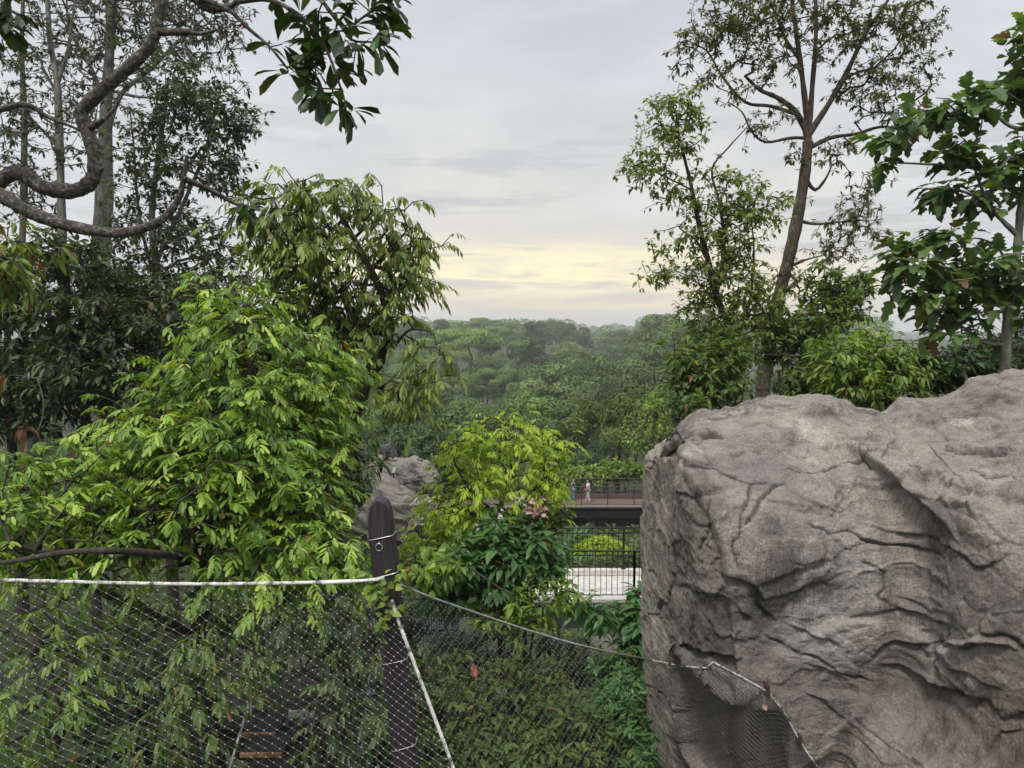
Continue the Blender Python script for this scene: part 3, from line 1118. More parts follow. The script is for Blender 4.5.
# ------------------------------------------------------------------ branch systems
class Skeleton:
    def __init__(self, rng):
        self.rng = rng
        self.p, self.par, self.cap, self.fixed = [], [], [], []

    def trunk(self, pts, r0, r1, n=24, parent=-1, keep=None):
        """hand-laid limb; keep = only the upper part may sprout twigs"""
        s = spline(pts, n)
        rr = np.linspace(r0, r1, len(s))
        first = len(self.p)
        for i, (q, r) in enumerate(zip(s, rr)):
            self.p.append(q)
            self.par.append(first + i - 1 if i else parent)
            self.cap.append(r * (1 + .13 * math.sin(i * 2.1 + q[2] * 9) * math.sin(i * .77 + q[0] * 5)))
            self.fixed.append(keep is None or i / len(s) >= keep)
        return first

    def nearest(self, q):
        return int(np.argmin(np.linalg.norm(np.array(self.p) - q, axis=1)))

    def grow(self, tips, step=.25, sag=.0, rise=.12, wig=.10, rmin=.004):
        """joins each tip to the nearest limb, trunk first"""
        tips = np.asarray(tips, float)
        P0 = np.array(self.p)
        ok = np.array(self.fixed)
        d0 = np.array([np.min(np.linalg.norm(P0[ok] - q, axis=1)) for q in tips])
        nodes = list(P0)
        okl = list(ok)
        arr = np.zeros((len(nodes) + len(tips) * 40, 3))
        arr[:len(nodes)] = P0
        oka = np.zeros(len(arr), bool)
        oka[:len(nodes)] = ok
        n = len(nodes)
        self.tip_nodes = []
        for i in np.argsort(d0):
            q = tips[i]
            dd = np.linalg.norm(arr[:n] - q, axis=1) + np.where(oka[:n], 0, 1e6)
            # branches prefer to leave from below / inside
            dd = dd + .35 * np.maximum(0, arr[:n, 2] - q[2])
            j = int(np.argmin(dd))
            a = arr[j].copy()
            L = np.linalg.norm(q - a)
            k = max(1, min(30, int(round(L / step))))
            last = j
            side = self.rng.normal(0, 1, 3) * wig * L
            for s in range(1, k + 1):
                t = s / k
                w = 4 * t * (1 - t)
                pt = a + (q - a) * t + side * w * .5 + np.array((0, 0, 1.)) * (rise - sag) * L * w * .5
                if s < k:
                    pt = pt + self.rng.normal(0, .03, 3) * step
                arr[n] = pt
                oka[n] = True
                self.p.append(pt)
                self.par.append(last)
                self.cap.append(None)
                self.fixed.append(True)
                last = n
                n += 1
            self.tip_nodes.append(last)
        # pipe model radii
        cnt = np.zeros(n)
        for t in self.tip_nodes:
            cnt[t] += 1
        par = np.array(self.par)
        for i in range(n - 1, -1, -1):
            if par[i] >= 0:
                cnt[par[i]] += cnt[i]
        self.rad = np.array([self.cap[i] if self.cap[i] is not None else rmin * max(cnt[i], 1) ** .42 for i in range(n)])
        for i in range(n):
            if self.cap[i] is None and par[i] >= 0:
                self.rad[i] = min(self.rad[i], self.rad[par[i]])
        pp = np.array(self.p)
        tn = np.array(self.tip_nodes)
        dirs = pp[tn] - pp[par[tn]]
        return pp[tn], dirs

    def wood(self, mb, sides=5, mat=0):
        pp, par = np.array(self.p), np.array(self.par)
        i = np.where(par >= 0)[0]
        A, B = pp[par[i]], pp[i]
        ra, rb = self.rad[par[i]], self.rad[i]
        ra = np.minimum(ra, np.where(np.array([self.cap[k] is None for k in i]), rb * 1.3, ra))
        thick = rb > .03
        e = (B - A) * .06
        mb.cones(A[thick] - e[thick], B[thick] + e[thick], ra[thick], rb[thick], 9, mat)
        mb.cones(A[~thick] - e[~thick], B[~thick] + e[~thick], ra[~thick], rb[~thick], sides, mat)
        return mb


def blob_pts(rng, blobs, shell=.0):
    """blobs in the photograph's frame: (px, py, distance, half width px, half height px, half depth m, count)"""
    out = []
    for (px, py, d, rx, ry, rd, n) in blobs:
        u = rng.normal(0, 1, (n, 3))
        u /= np.linalg.norm(u, axis=1)[:, None]
        rr = rng.random(n) ** (1 / 3.)
        rr = shell + (1 - shell) * rr
        u *= rr[:, None]
        c = P(px, py, d)
        k = d / FPX
        out.append(c + u * np.array((rx * k, rd, ry * k)))
    return np.vstack(out)


def make_tree(name, label, cat, group, base, rng, limbs, blobs, leaf, bark, leafm, step=.25, rise=.1, sag=0., wig=.1, rmin=.004, sub=0,
              subr=.3, part='trunk', crown='crown', sides=5, shell=.0, extra=None):
    root = empty(name, base, label, cat, group)
    sk = Skeleton(rng)
    for l in limbs:
        par = -1 if l.get('from') is None else sk.nearest(np.asarray(l['from'], float))
        sk.trunk(l['pts'], l['r'][0], l['r'][1], l.get('n', 24), par, l.get('keep'))
    tips = blob_pts(rng, blobs, shell)
    if extra is not None:
        tips = np.vstack([tips, extra])
    if sub:
        tips2 = np.repeat(tips, sub, axis=0) + rng.normal(0, subr, (len(tips) * sub, 3))
        tips = np.vstack([tips, tips2])
    pos, dirs = sk.grow(tips, step, sag, rise, wig, rmin)
    sk.wood(MB(), sides)
    w = MB()
    sk.wood(w, sides)
    w.build(part, bark, root, True)
    f = MB()
    leaf(f, rng, pos, dirs)
    f.build(crown, leafm, root)
    return root


# leaf materials --------------------------------------------------------------
BROWN, YEL = (.16, .07, .03), (.22, .17, .03)
M_BRIGHT = leaf_mat('fresh_green_leaf', [(.0, BROWN), (.06, BROWN), (.10, YEL), (.15, (0.056, 0.112, 0.018)), (.45, (0.122, 0.215, 0.031)), (.75, (0.227, 0.344, 0.049)), (1, (0.377, 0.482, 0.094))], .42, .32)
M_OLIVE = leaf_mat('olive_green_leaf', [(.0, BROWN), (.06, BROWN), (.10, YEL), (.15, (0.069, 0.101, 0.017)), (.5, (0.121, 0.176, 0.026)), (1, (0.239, 0.307, 0.047))], .45, .3)
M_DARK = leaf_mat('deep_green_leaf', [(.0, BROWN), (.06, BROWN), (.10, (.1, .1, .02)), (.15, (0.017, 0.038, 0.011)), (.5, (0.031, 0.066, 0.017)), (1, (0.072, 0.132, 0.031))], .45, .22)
M_MID = leaf_mat('mid_green_leaf', [(.0, BROWN), (.06, BROWN), (.10, YEL), (.15, (0.047, 0.081, 0.018)), (.5, (0.078, 0.130, 0.030)), (1, (0.154, 0.232, 0.047))], .5, .3)
M_LIME = leaf_mat('lime_green_leaf', [(.0, BROWN), (.06, (.2, .12, .03)), (.10, (.3, .26, .05)), (.15, (0.145, 0.235, 0.021)), (.5, (0.277, 0.393, 0.030)), (1, (0.454, 0.566, 0.068))], .5, .42)
M_GREY = leaf_mat('grey_green_leaf', [(.0, BROWN), (.06, BROWN), (.10, (.12, .08, .03)), (.15, (0.042, 0.058, 0.026)), (.5, (0.066, 0.084, 0.038)), (1, (0.108, 0.132, 0.054))], .5, .22)
M_BROAD = leaf_mat('broad_leaf', [(.0, (.13, .07, .035)), (.06, (.13, .07, .035)), (.10, (.16, .15, .03)), (.15, (0.043, 0.081, 0.030)), (.5, (0.075, 0.137, 0.044)), (1, (0.152, 0.240, 0.060))], .45, .3)
M_COOL = leaf_mat('cool_green_leaf', [(.0, BROWN), (.06, BROWN), (.10, YEL), (.15, (0.045, 0.107, 0.038)), (.5, (0.081, 0.178, 0.060)), (1, (0.143, 0.285, 0.086))], .42, .3)
B_GREY = bark_mat('pale_bark', (.09, .08, .07), (.20, .19, .17), (.34, .33, .30), 5)
B_BROWN = bark_mat('brown_bark', (.028, .02, .014), (.075, .056, .040), (.19, .165, .13), 7, .7, .4)
B_DARK = bark_mat('dark_bark', (.022, .017, .013), (.05, .04, .031), (.10, .085, .065), 8)
B_GNARL = bark_mat('mottled_bark', (.030, .022, .018), (.085, .068, .056), (.30, .29, .27), 9, .8, 1.0)
# ------------------------------------------------------------------ near trees
def seed(k):
    return np.random.default_rng(k)


def base_at(px, d, dz=-.2):
    x = (px - 512) / FPX * d
    return np.array((x, d, float(gz(x, d)) + dz))


M_SHADE = leaf_mat('shade_leaf', [(.0, BROWN), (.06, BROWN), (.10, (.12, .11, .02)), (.15, (.02, .040, .012)), (.5, (.042, .075, .018)), (1, (.10, .15, .035))], .45, .25)  # darker leaf green, painted to stand for the shade behind the left net
M_TUFT = leaf_mat('brownish_tuft_leaf', [(.0, BROWN), (.06, BROWN), (.10, (.14, .10, .03)), (.15, (.04, .048, .016)), (.5, (.085, .10, .032)), (1, (.15, .165, .05))], .5, .3)
M_LOOSE = leaf_mat('loose_fresh_leaf', [(.0, BROWN), (.06, BROWN), (.10, YEL), (.15, (.07, .10, .02)), (.5, (.135, .19, .036)), (1, (.24, .30, .06))], .5, .35)


def near_trees():
    # ---- fresh green shrub tree over the lower left
    def lf(f, r, p, d):
        pinnate(f, r, p, d, 5, .20, .106, .033, OBLONG, .3, 0, .56, .28, .012, .34, .5, .35)
    rng = seed(11)
    b = base_at(210, 8.2)
    limbs = [dict(pts=[b, P(215, 760, 8.2), P(200, 640, 8.2), P(215, 520, 8.3), P(245, 400, 8.6), P(255, 330, 8.9)], r=(.16, .03), keep=.35),
             dict(pts=[P(200, 640, 8.2), P(120, 600, 8.0), P(40, 560, 7.8), P(-40, 520, 7.6)], r=(.07, .02), **{'from': P(200, 640, 8.2)}),
             dict(pts=[P(214, 560, 8.25), P(176, 556, 7.0), P(120, 551, 6.35), P(62, 553, 6.2), P(0, 563, 6.2), P(-80, 566, 6.2)], r=(.042, .018), **{'from': P(214, 560, 8.25)}),
             dict(pts=[P(205, 640, 8.2), P(280, 590, 8.0), P(340, 540, 8.0)], r=(.06, .02), **{'from': P(205, 640, 8.2)})]
    blobs = [(60, 520, 7.2, 90, 55, .7, 75), (-60, 520, 7.6, 80, 70, .8, 40), (150, 460, 7.9, 80, 50, .9, 85), (235, 470, 7.6, 80, 80, .9, 130),
             (284, 500, 7.9, 54, 75, .9, 115), (250, 370, 8.6, 90, 60, .9, 120), (190, 410, 8.5, 55, 30, .8, 50), (298, 420, 8.8, 44, 60, .8, 76),
             (150, 530, 7.4, 90, 38, .7, 60), (290, 560, 7.2, 70, 30, .6, 55), (235, 310, 9.2, 40, 32, .7, 40), (20, 470, 8.0, 40, 22, .6, 22), (328, 372, 9.4, 34, 26, .6, 34), (312, 440, 9.2, 22, 34, .6, 36), (314, 492, 8.8, 20, 24, .5, 26),
             (330, 572, 7.6, 28, 30, .6, 32)]
    make_tree('shrub_tree', 'bright green bushy tree with drooping narrow leaves rising just above the left net', 'tree', None, b, rng, limbs, blobs,
              lf, B_DARK, M_BRIGHT, .22, .1, .0, .12, .004, 3, .17)

    # ---- lower growth seen through the left net
    def lf2(f, r, p, d):
        pinnate(f, r, p, d, 4, .17, .10, .030, OBLONG, .3, 0, .52, .28, .010, .55)
    rng = seed(12)
    b = base_at(60, 6.4)
    limbs = [dict(pts=[b, P(50, 820, 6.4), P(60, 720, 6.4), P(40, 640, 6.4)], r=(.07, .02), keep=.2)]
    blobs = [(20, 620, 6.4, 60, 40, .5, 22), (90, 640, 6.6, 40, 30, .4, 8), (20, 700, 5.8, 60, 45, .5, 23), (80, 690, 6.0, 34, 22, .3, 9),
             (0, 760, 5.8, 70, 40, .5, 19), (-90, 680, 6.2, 60, 100, .6, 28)]
    make_tree('understory_shrub', 'yellow green shrub behind the net at the lower left corner', 'shrub', None, b, rng, limbs, blobs, lf2, B_DARK, M_BRIGHT, .2, .05,
              0, .12, .004, 1, .14)
    rng = seed(13)
    b = base_at(210, 7.0)
    limbs = [dict(pts=[b, P(200, 800, 7.0), P(190, 700, 7.0), P(200, 620, 7.0)], r=(.08, .02), keep=.15)]
    blobs = [(180, 630, 6.8, 60, 36, .5, 30), (215, 670, 6.4, 55, 40, .4, 33), (165, 720, 6.2, 45, 40, .4, 22), (130, 620, 7.2, 30, 30, .4, 8),
             (190, 760, 6.6, 30, 30, .4, 6)]
    make_tree('understory_shrub', 'dense shrub of hanging narrow leaves behind the middle of the left net', 'shrub', None, b, rng, limbs, blobs, lf2, B_DARK, M_MID, .2, .05,
              0, .12, .004, 1, .14)
    rng = seed(14)
    b = base_at(330, 7.2)
    limbs = [dict(pts=[b, P(330, 800, 7.2), P(335, 700, 7.2), P(325, 610, 7.2)], r=(.07, .02), keep=.15)]
    blobs = [(320, 620, 6.8, 60, 34, .5, 36), (365, 660, 6.8, 40, 60, .5, 30), (300, 655, 7.6, 40, 24, .4, 11), (350, 730, 6.4, 50, 46, .5, 28),
             (410, 680, 7.2, 30, 60, .4, 16)]
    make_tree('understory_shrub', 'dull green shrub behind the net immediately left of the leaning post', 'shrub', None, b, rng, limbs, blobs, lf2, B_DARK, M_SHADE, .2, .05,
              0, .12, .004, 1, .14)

    # ---- upright olive tree above it
    def lf3(f, r, p, d):
        pinnate(f, r, p, d, 4, .22, .15, .045, LANCE, .35, 0, .5, .24, .004, .55)
    rng = seed(15)
    b = base_at(340, 11.2)
    T0 = P(386, 400, 11.2)
    limbs = [dict(pts=[b, P(340, 560, 11.2), P(346, 450, 11.2), P(368, 378, 11.2), P(388, 342, 11.2), P(384, 300, 11.2), P(360, 250, 11.2), P(335, 205, 11.2)], r=(.16, .03), keep=.55, n=40),
             dict(pts=[P(386, 335, 11.2), P(352, 318, 11.0), P(342, 286, 11.0), P(330, 262, 10.9), P(290, 230, 10.8)], r=(.05, .015), **{'from': P(386, 335, 11.2)}),
             dict(pts=[P(386, 318, 11.2), P(364, 290, 11.3), P(378, 262, 11.4), P(402, 236, 11.5), P(412, 228, 11.6)], r=(.05, .012), **{'from': P(386, 318, 11.2)}),
             dict(pts=[P(374, 375, 11.2), P(392, 350, 11.0), P(410, 330, 10.9), P(432, 333, 10.8), P(436, 348, 10.7)], r=(.035, .008), **{'from': P(374, 375, 11.2)})]
    blobs = [(285, 205, 10.8, 42, 24, .8, 49), (335, 200, 11.1, 42, 24, .8, 45), (285, 245, 10.8, 40, 28, .9, 53), (330, 260, 11.0, 50, 40, 1.0, 78),
             (385, 215, 11.4, 25, 18, .6, 21), (403, 240, 11.5, 28, 18, .7, 25), (400, 270, 11.4, 35, 32, .8, 48), (409, 285, 11.5, 16, 14, .5, 11),
             (290, 300, 11.0, 42, 34, .9, 66), (350, 310, 11.2, 48, 32, .9, 66), (395, 320, 11.1, 22, 24, .6, 21), (320, 345, 11.0, 40, 24, .8, 37),
             (428, 352, 10.7, 16, 16, .4, 10), (420, 383, 10.7, 26, 18, .5, 16), (395, 382, 10.9, 28, 16, .5, 16), (262, 222, 10.7, 18, 10, .4, 10),
             (426, 243, 11.6, 8, 7, .3, 3), (415, 405, 10.6, 24, 14, .5, 11)]
    make_tree('olive_tree', 'upright olive green tree with drooping leaf tufts standing against the sky left of centre', 'tree', None, b, rng, limbs, blobs, lf3,
              B_DARK, M_OLIVE, .25, .12, 0, .12, .006, 1, .17)

    # ---- gnarled tree whose bent limbs cross the upper left
    def lf4(f, r, p, d):
        rosettes(f, r, p, d, 7, .165, .066, OBOV, .35, .3, 1.25, .05, 0, .42, .2, .004, .025, .12)
    rng = seed(16)
    d7 = 7.0
    b = base_at(-330, 7.2)
    limbs = [dict(pts=[b, P(-300, 700, 7.2), P(-260, 500, 7.2), P(-215, 330, 7.2), P(-150, 235, 7.1)], r=(.26, .17), n=30),
             dict(pts=[P(-150, 235, 7.1), P(-60, 196, 7.0), P(-18, 190, 7.0), P(18, 172, 7.0), P(42, 187, 7.0), P(74, 191, 7.0), P(93, 178, 7.0), P(94, 152, 7.0), P(82, 116, 7.0),
                       P(84, 108, 7.0), P(106, 86, 7.0), P(128, 68, 7.0), P(150, 45, 7.0), P(158, 20, 7.0), P(162, -10, 7.0), P(150, -60, 6.9), P(180, -120, 6.8)],
                  r=(.078, .048), n=90, **{'from': P(-150, 235, 7.1)}),
             dict(pts=[P(-60, 196, 7.0), P(-10, 192, 6.7), P(30, 212, 6.6), P(70, 226, 6.6), P(120, 233, 6.6), P(158, 222, 6.6), P(178, 200, 6.6), P(184, 175, 6.6), P(187, 156, 6.6)],
                  r=(.074, .016), n=60, **{'from': P(-60, 196, 7.0)}),
             dict(pts=[P(186, 180, 6.6), P(210, 190, 6.7), P(234, 203, 6.8), P(252, 208, 6.8)], r=(.03, .014), n=16, **{'from': P(184, 178, 6.6)}),
             dict(pts=[P(163, 32, 7.0), P(185, 32, 7.0), P(200, 34, 7.0), P(216, 30, 7.0)], r=(.04, .012), n=14, **{'from': P(156, 30, 7.0)}),
             dict(pts=[P(90, 128, 7.0), P(100, 122, 6.9), P(112, 112, 6.9), P(120, 98, 6.9)], r=(.035, .01), n=10, **{'from': P(88, 125, 7.0)}),
             dict(pts=[P(-18, 190, 7.0), P(-30, 130, 6.9), P(20, 105, 6.8), P(50, 118, 6.8), P(80, 130, 6.8)], r=(.045, .01), n=24, **{'from': P(-18, 190, 7.0)}),
             # overhead limb that carries the leaf sprays at the top
             dict(pts=[P(-215, 330, 7.2), P(-150, 60, 6.6), P(-20, -60, 6.0), P(110, -45, 5.6), P(190, -6, 5.4), P(205, 7, 5.4), P(222, 9, 5.4), P(236, 2, 5.4), P(244, -14, 5.4)],
                  r=(.075, .010), n=60, **{'from': P(-215, 330, 7.2)}),
             dict(pts=[P(190, -6, 5.4), P(228, 10, 5.3), P(250, 30, 5.3), P(270, 47, 5.3), P(287, 68, 5.3)], r=(.018, .008), n=16, **{'from': P(190, -6, 5.4)}),
             dict(pts=[P(236, 2, 5.4), P(268, 0, 5.3), P(300, 16, 5.3), P(324, 45, 5.3), P(338, 80, 5.3), P(346, 105, 5.3)], r=(.02, .007), n=22, **{'from': P(236, 2, 5.4)}),
             dict(pts=[P(268, 0, 5.3), P(310, -8, 5.4), P(338, 22, 5.4), P(352, 40, 5.4), P(370, 42, 5.4)], r=(.018, .007), n=20, **{'from': P(268, 0, 5.3)}),
             dict(pts=[P(310, -8, 5.4), P(350, -30, 5.5), P(390, -20, 5.5)], r=(.015, .007), n=12, **{'from': P(310, -8, 5.4)})]
    spray = [(287, 72), (292, 60), (300, 82), (318, 88), (282, 42), (310, 40), (318, 52), (330, 62), (322, 98), (345, 108), (349, 112), (338, 76), (352, 66),
             (333, 30), (318, 12), (338, 12), (355, 22), (372, 40), (377, 42), (382, 30), (366, 12), (350, 0), (374, 5), (302, 14), (388, 20), (340, 92), (305, 62),
             (328, 44), (392, -8), (372, -14), (330, -10), (270, 2), (345, 45), (312, 26), (358, 48), (386, 2)]
    extra = np.array([P(x + rng.normal(0, 2), y + rng.normal(0, 2), 5.35 + rng.normal(0, .12)) for x, y in spray] +
                     [P(x, y, 6.8) for x, y in ((250, 206), (244, 196), (252, 214), (240, 208))] +
                     [P(x, y, 6.2) for x, y in ((4, 20), (14, 30), (-8, 24), (6, 8), (18, 16), (-20, 10), (10, -6), (-16, 34))])
    make_tree('gnarled_tree', 'gnarled old tree with thick bent bare limbs and dark leaf whorls at the upper left', 'tree', None, b, rng, limbs,
              [(-260, 60, 6.4, 90, 90, 1.2, 60)], lf4, B_GNARL, M_DARK, .12, .05, 0, .06, .004, 0, extra=extra)

    # ---- small reddish young-leaved tree at the left border
    def lf5(f, r, p, d):
        rosettes(f, r, p, d, 7, .15, .052, LANCE, .5, .2, 1.15, 0, 0, .42, .22, .14, .05, .5)
    rng = seed(17)
    b = base_at(-60, 9.0)
    limbs = [dict(pts=[b, P(-60, 600, 9), P(-55, 420, 9), P(-40, 300, 9), P(-20, 240, 9)], r=(.10, .02), keep=.6)]
    blobs = [(5, 262, 9, 28, 26, .6, 34), (-40, 250, 9, 40, 50, .8, 40), (-10, 285, 9, 20, 14, .4, 12)]
    make_tree('young_tree', 'young tree with red and green drooping leaves at the left border', 'tree', None, b, rng, limbs, blobs, lf5, B_DARK, M_OLIVE, .22, .1, 0,
              .1, .005, 1, .16)
    # dead branch with withered leaves
    rng = seed(18)
    b = base_at(-30, 8.6)
    limbs = [dict(pts=[b, P(-30, 640, 8.6), P(-25, 500, 8.6), P(10, 466, 8.6), P(30, 460, 8.6)], r=(.06, .012), keep=.8),
             dict(pts=[P(14, 465, 8.6), P(2, 440, 8.6), P(-10, 425, 8.6)], r=(.013, .006), n=10, **{'from': P(12, 466, 8.6)}),
             dict(pts=[P(26, 461, 8.6), P(34, 438, 8.6), P(42, 420, 8.6), P(43, 398, 8.6), P(37, 378, 8.6)], r=(.013, .005), n=14, **{'from': P(27, 461, 8.6)})]
    ex = np.array([P(x, y, 8.5) for x, y in ((22, 430), (24, 424), (5, 375), (50, 440), (30, 462), (44, 470), (20, 474), (54, 458), (38, 478), (12, 480))])

    def lfd(f, r, p, d):
        rosettes(f, r, p, d, 4, .17, .06, LANCE, .7, .4, 1.2, 0, 0, .5, .2, .93, .03, .6)
    make_tree('dead_branch_shrub', 'half dead shrub with bare pale twigs and withered brown leaves at the left border', 'shrub', None, b, rng, limbs,
              [(25, 475, 8.6, 30, 12, .3, 8)], lfd, B_GREY, M_MID, .15, 0, 0, .1, .004, 0, extra=ex)

    # ---- lime tree left of the bridges
    def lf6(f, r, p, d):
        pinnate(f, r, p, d, 4, .16, .105, .034, LANCE, .3, 0, .55, .24, .003, .35)
    rng = seed(21)
    b = base_at(515, 11.5)
    limbs = [dict(pts=[b, P(515, 700, 11.5), P(516, 600, 11.5), P(513, 540, 11.5), P(520, 500, 11.5), P(508, 455, 11.5), P(505, 425, 11.5)], r=(.075, .015), keep=.5, n=30),
             dict(pts=[P(516, 525, 11.5), P(480, 500, 11.4), P(458, 470, 11.3), P(450, 445, 11.3)], r=(.028, .01), n=14, **{'from': P(516, 525, 11.5)}),
             dict(pts=[P(519, 505, 11.5), P(545, 478, 11.6), P(560, 460, 11.6)], r=(.025, .01), n=12, **{'from': P(519, 505, 11.5)})]
    blobs = [(505, 437, 11.5, 52, 22, .7, 64), (470, 462, 11.4, 38, 24, .7, 47), (545, 455, 11.6, 30, 20, .6, 32), (500, 480, 11.2, 50, 24, .7, 51),
             (552, 490, 11.4, 24, 18, .5, 24), (450, 505, 11.3, 38, 26, .6, 42), (480, 525, 11.2, 40, 20, .6, 31), (440, 545, 11.2, 36, 22, .6, 29), (535, 505, 11.2, 24, 12, .5, 12),
             (425, 530, 11.4, 22, 24, .5, 17)]
    make_tree('lime_tree', 'small bright lime green tree in the centre in front of the bridges', 'tree', None, b, rng, limbs, blobs, lf6, B_DARK, M_LIME, .18, .1, 0, .12,
              .0032, 2, .13)

    # ---- broad cool-green shrub under it
    def lf7(f, r, p, d):
        rosettes(f, r, p, d, 6, .19, .085, OVATE, .35, .2, 1.2, .1, 0, .55, .2, .004, .06, .15)
    rng = seed(22)
    b = base_at(500, 10.6)
    limbs = [dict(pts=[b, P(505, 760, 10.6), P(500, 640, 10.6), P(505, 560, 10.6)], r=(.06, .02), keep=.4),
             dict(pts=[P(502, 640, 10.6), P(460, 600, 10.4), P(430, 585, 10.3)], r=(.03, .012), n=12, **{'from': P(502, 640, 10.6)})]
    blobs = [(515, 545, 10.5, 46, 24, .6, 52), (480, 565, 10.4, 46, 26, .6, 58), (540, 560, 10.5, 24, 20, .5, 22), (455, 590, 10.3, 34, 16, .5, 26), (500, 590, 10.3, 26, 12, .4, 14)]
    make_tree('broadleaf_shrub', 'shrub of broad cool green leaves below the lime green tree', 'shrub', None, b, rng, limbs, blobs, lf7, B_DARK, M_COOL, .2, .05, 0, .1, .005, 1,
              .10)

    def lf7b(f, r, p, d):
        rosettes(f, r, p, d, 8, .13, .05, LANCE, .4, .22, 1.15, .05, 0, .6, .16, .006, .04, .3)
    rng = seed(23)
    b = base_at(540, 9.8)
    limbs = [dict(pts=[b, P(535, 760, 9.8), P(530, 660, 9.8), P(540, 610, 9.8)], r=(.04, .012), keep=.5)]
    blobs = [(535, 600, 9.8, 36, 14, .4, 22), (510, 618, 9.8, 26, 12, .4, 14), (570, 598, 9.8, 18, 10, .3, 8), (440, 572, 9.4, 30, 12, .4, 18), (415, 560, 9.4, 20, 16, .4, 14)]
    make_tree('understory_shrub', 'spindly yellow green shrub hanging in front of the grey beam of the lower bridge', 'shrub', None, b, rng, limbs, blobs, lf7b, B_DARK,
              M_BRIGHT, .18, .05, 0, .12, .004, 1, .10)

    # ---- dense shrub filling the view through the right net
    def lf8(f, r, p, d):
        rosettes(f, r, p, d, 8, .12, .046, LANCE, .35, .22, 1.15, .1, 0, .5, .2, .003, .03, .15)
    for k, (lab, blobs, px, dd, mt) in enumerate((
        ('dense small leaved shrub behind the net just right of the white diagonal rope', [(470, 745, 8.4, 60, 40, .7, 150), (430, 690, 9.0, 40, 40, .6, 70), (500, 690, 9.2, 40, 30, .5, 55)], 460, 8.7, M_MID),
        ('dense small leaved shrub behind the middle of the right net', [(560, 735, 8.6, 60, 36, .7, 160), (540, 690, 9.4, 34, 24, .5, 40), (520, 775, 8.0, 80, 30, .6, 80)], 550, 8.8, M_MID),
        ('dense small leaved shrub behind the net at the foot of the boulder', [(620, 715, 8.9, 36, 40, .6, 110), (610, 670, 9.6, 20, 18, .4, 26), (640, 760, 8.6, 30, 36, .5, 80)], 620, 9.2, M_COOL))):
        rng = seed(24 + k)
        b = base_at(px, dd)
        make_tree('undergrowth_shrub', lab, 'shrub', 'shrubs growing behind the right net', b, rng,
                  [dict(pts=[b, b + (0, 0, .8), P(px, 740, dd)], r=(.05, .015), keep=.2)], blobs, lf8, B_DARK, mt, .2, .08, 0, .12, .003, 1, .10)

    # pinnate sprays beside the rock edge
    def lf9(f, r, p, d):
        rosettes(f, r, p, d, 6, .20, .085, OVATE, .45, .2, 1.2, .1, 0, .55, .16, .004, .05, .25)
    rng = seed(28)
    b = base_at(640, 10.2)
    make_tree('vine_shrub', 'leafy shrub with curved glossy leaves tucked against the left edge of the boulder', 'shrub', None, b, rng,
              [dict(pts=[b, P(640, 740, 10.2), P(636, 660, 10.2), P(640, 610, 10.2)], r=(.04, .012), keep=.3),
               dict(pts=[P(638, 655, 10.2), P(612, 625, 10.0), P(590, 607, 9.9), P(574, 603, 9.9)], r=(.014, .006), n=14, **{'from': P(638, 660, 10.2)})],
              [(632, 625, 10.0, 16, 22, .4, 26), (628, 655, 9.9, 20, 16, .4, 20), (640, 600, 10.3, 10, 16, .3, 9), (602, 615, 9.9, 16, 8, .3, 10), (582, 606, 9.9, 10, 5, .2, 5)],
              lf9, B_DARK, M_COOL, .15, .05, 0, .1, .004, 0)

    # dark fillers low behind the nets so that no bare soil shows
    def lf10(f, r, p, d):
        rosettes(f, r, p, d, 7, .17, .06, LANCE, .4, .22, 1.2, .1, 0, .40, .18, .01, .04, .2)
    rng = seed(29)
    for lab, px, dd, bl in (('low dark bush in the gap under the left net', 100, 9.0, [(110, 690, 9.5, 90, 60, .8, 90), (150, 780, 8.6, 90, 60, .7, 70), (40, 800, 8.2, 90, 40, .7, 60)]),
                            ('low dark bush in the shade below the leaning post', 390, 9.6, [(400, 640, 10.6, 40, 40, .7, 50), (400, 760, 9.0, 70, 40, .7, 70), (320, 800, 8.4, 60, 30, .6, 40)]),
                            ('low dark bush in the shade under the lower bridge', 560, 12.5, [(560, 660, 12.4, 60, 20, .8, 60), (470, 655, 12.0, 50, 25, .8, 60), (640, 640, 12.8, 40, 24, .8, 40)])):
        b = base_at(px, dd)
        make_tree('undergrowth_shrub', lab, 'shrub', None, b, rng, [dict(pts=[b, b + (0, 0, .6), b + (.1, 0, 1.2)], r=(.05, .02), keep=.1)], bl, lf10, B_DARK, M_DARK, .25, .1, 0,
                  .12, .004, 1, .14)


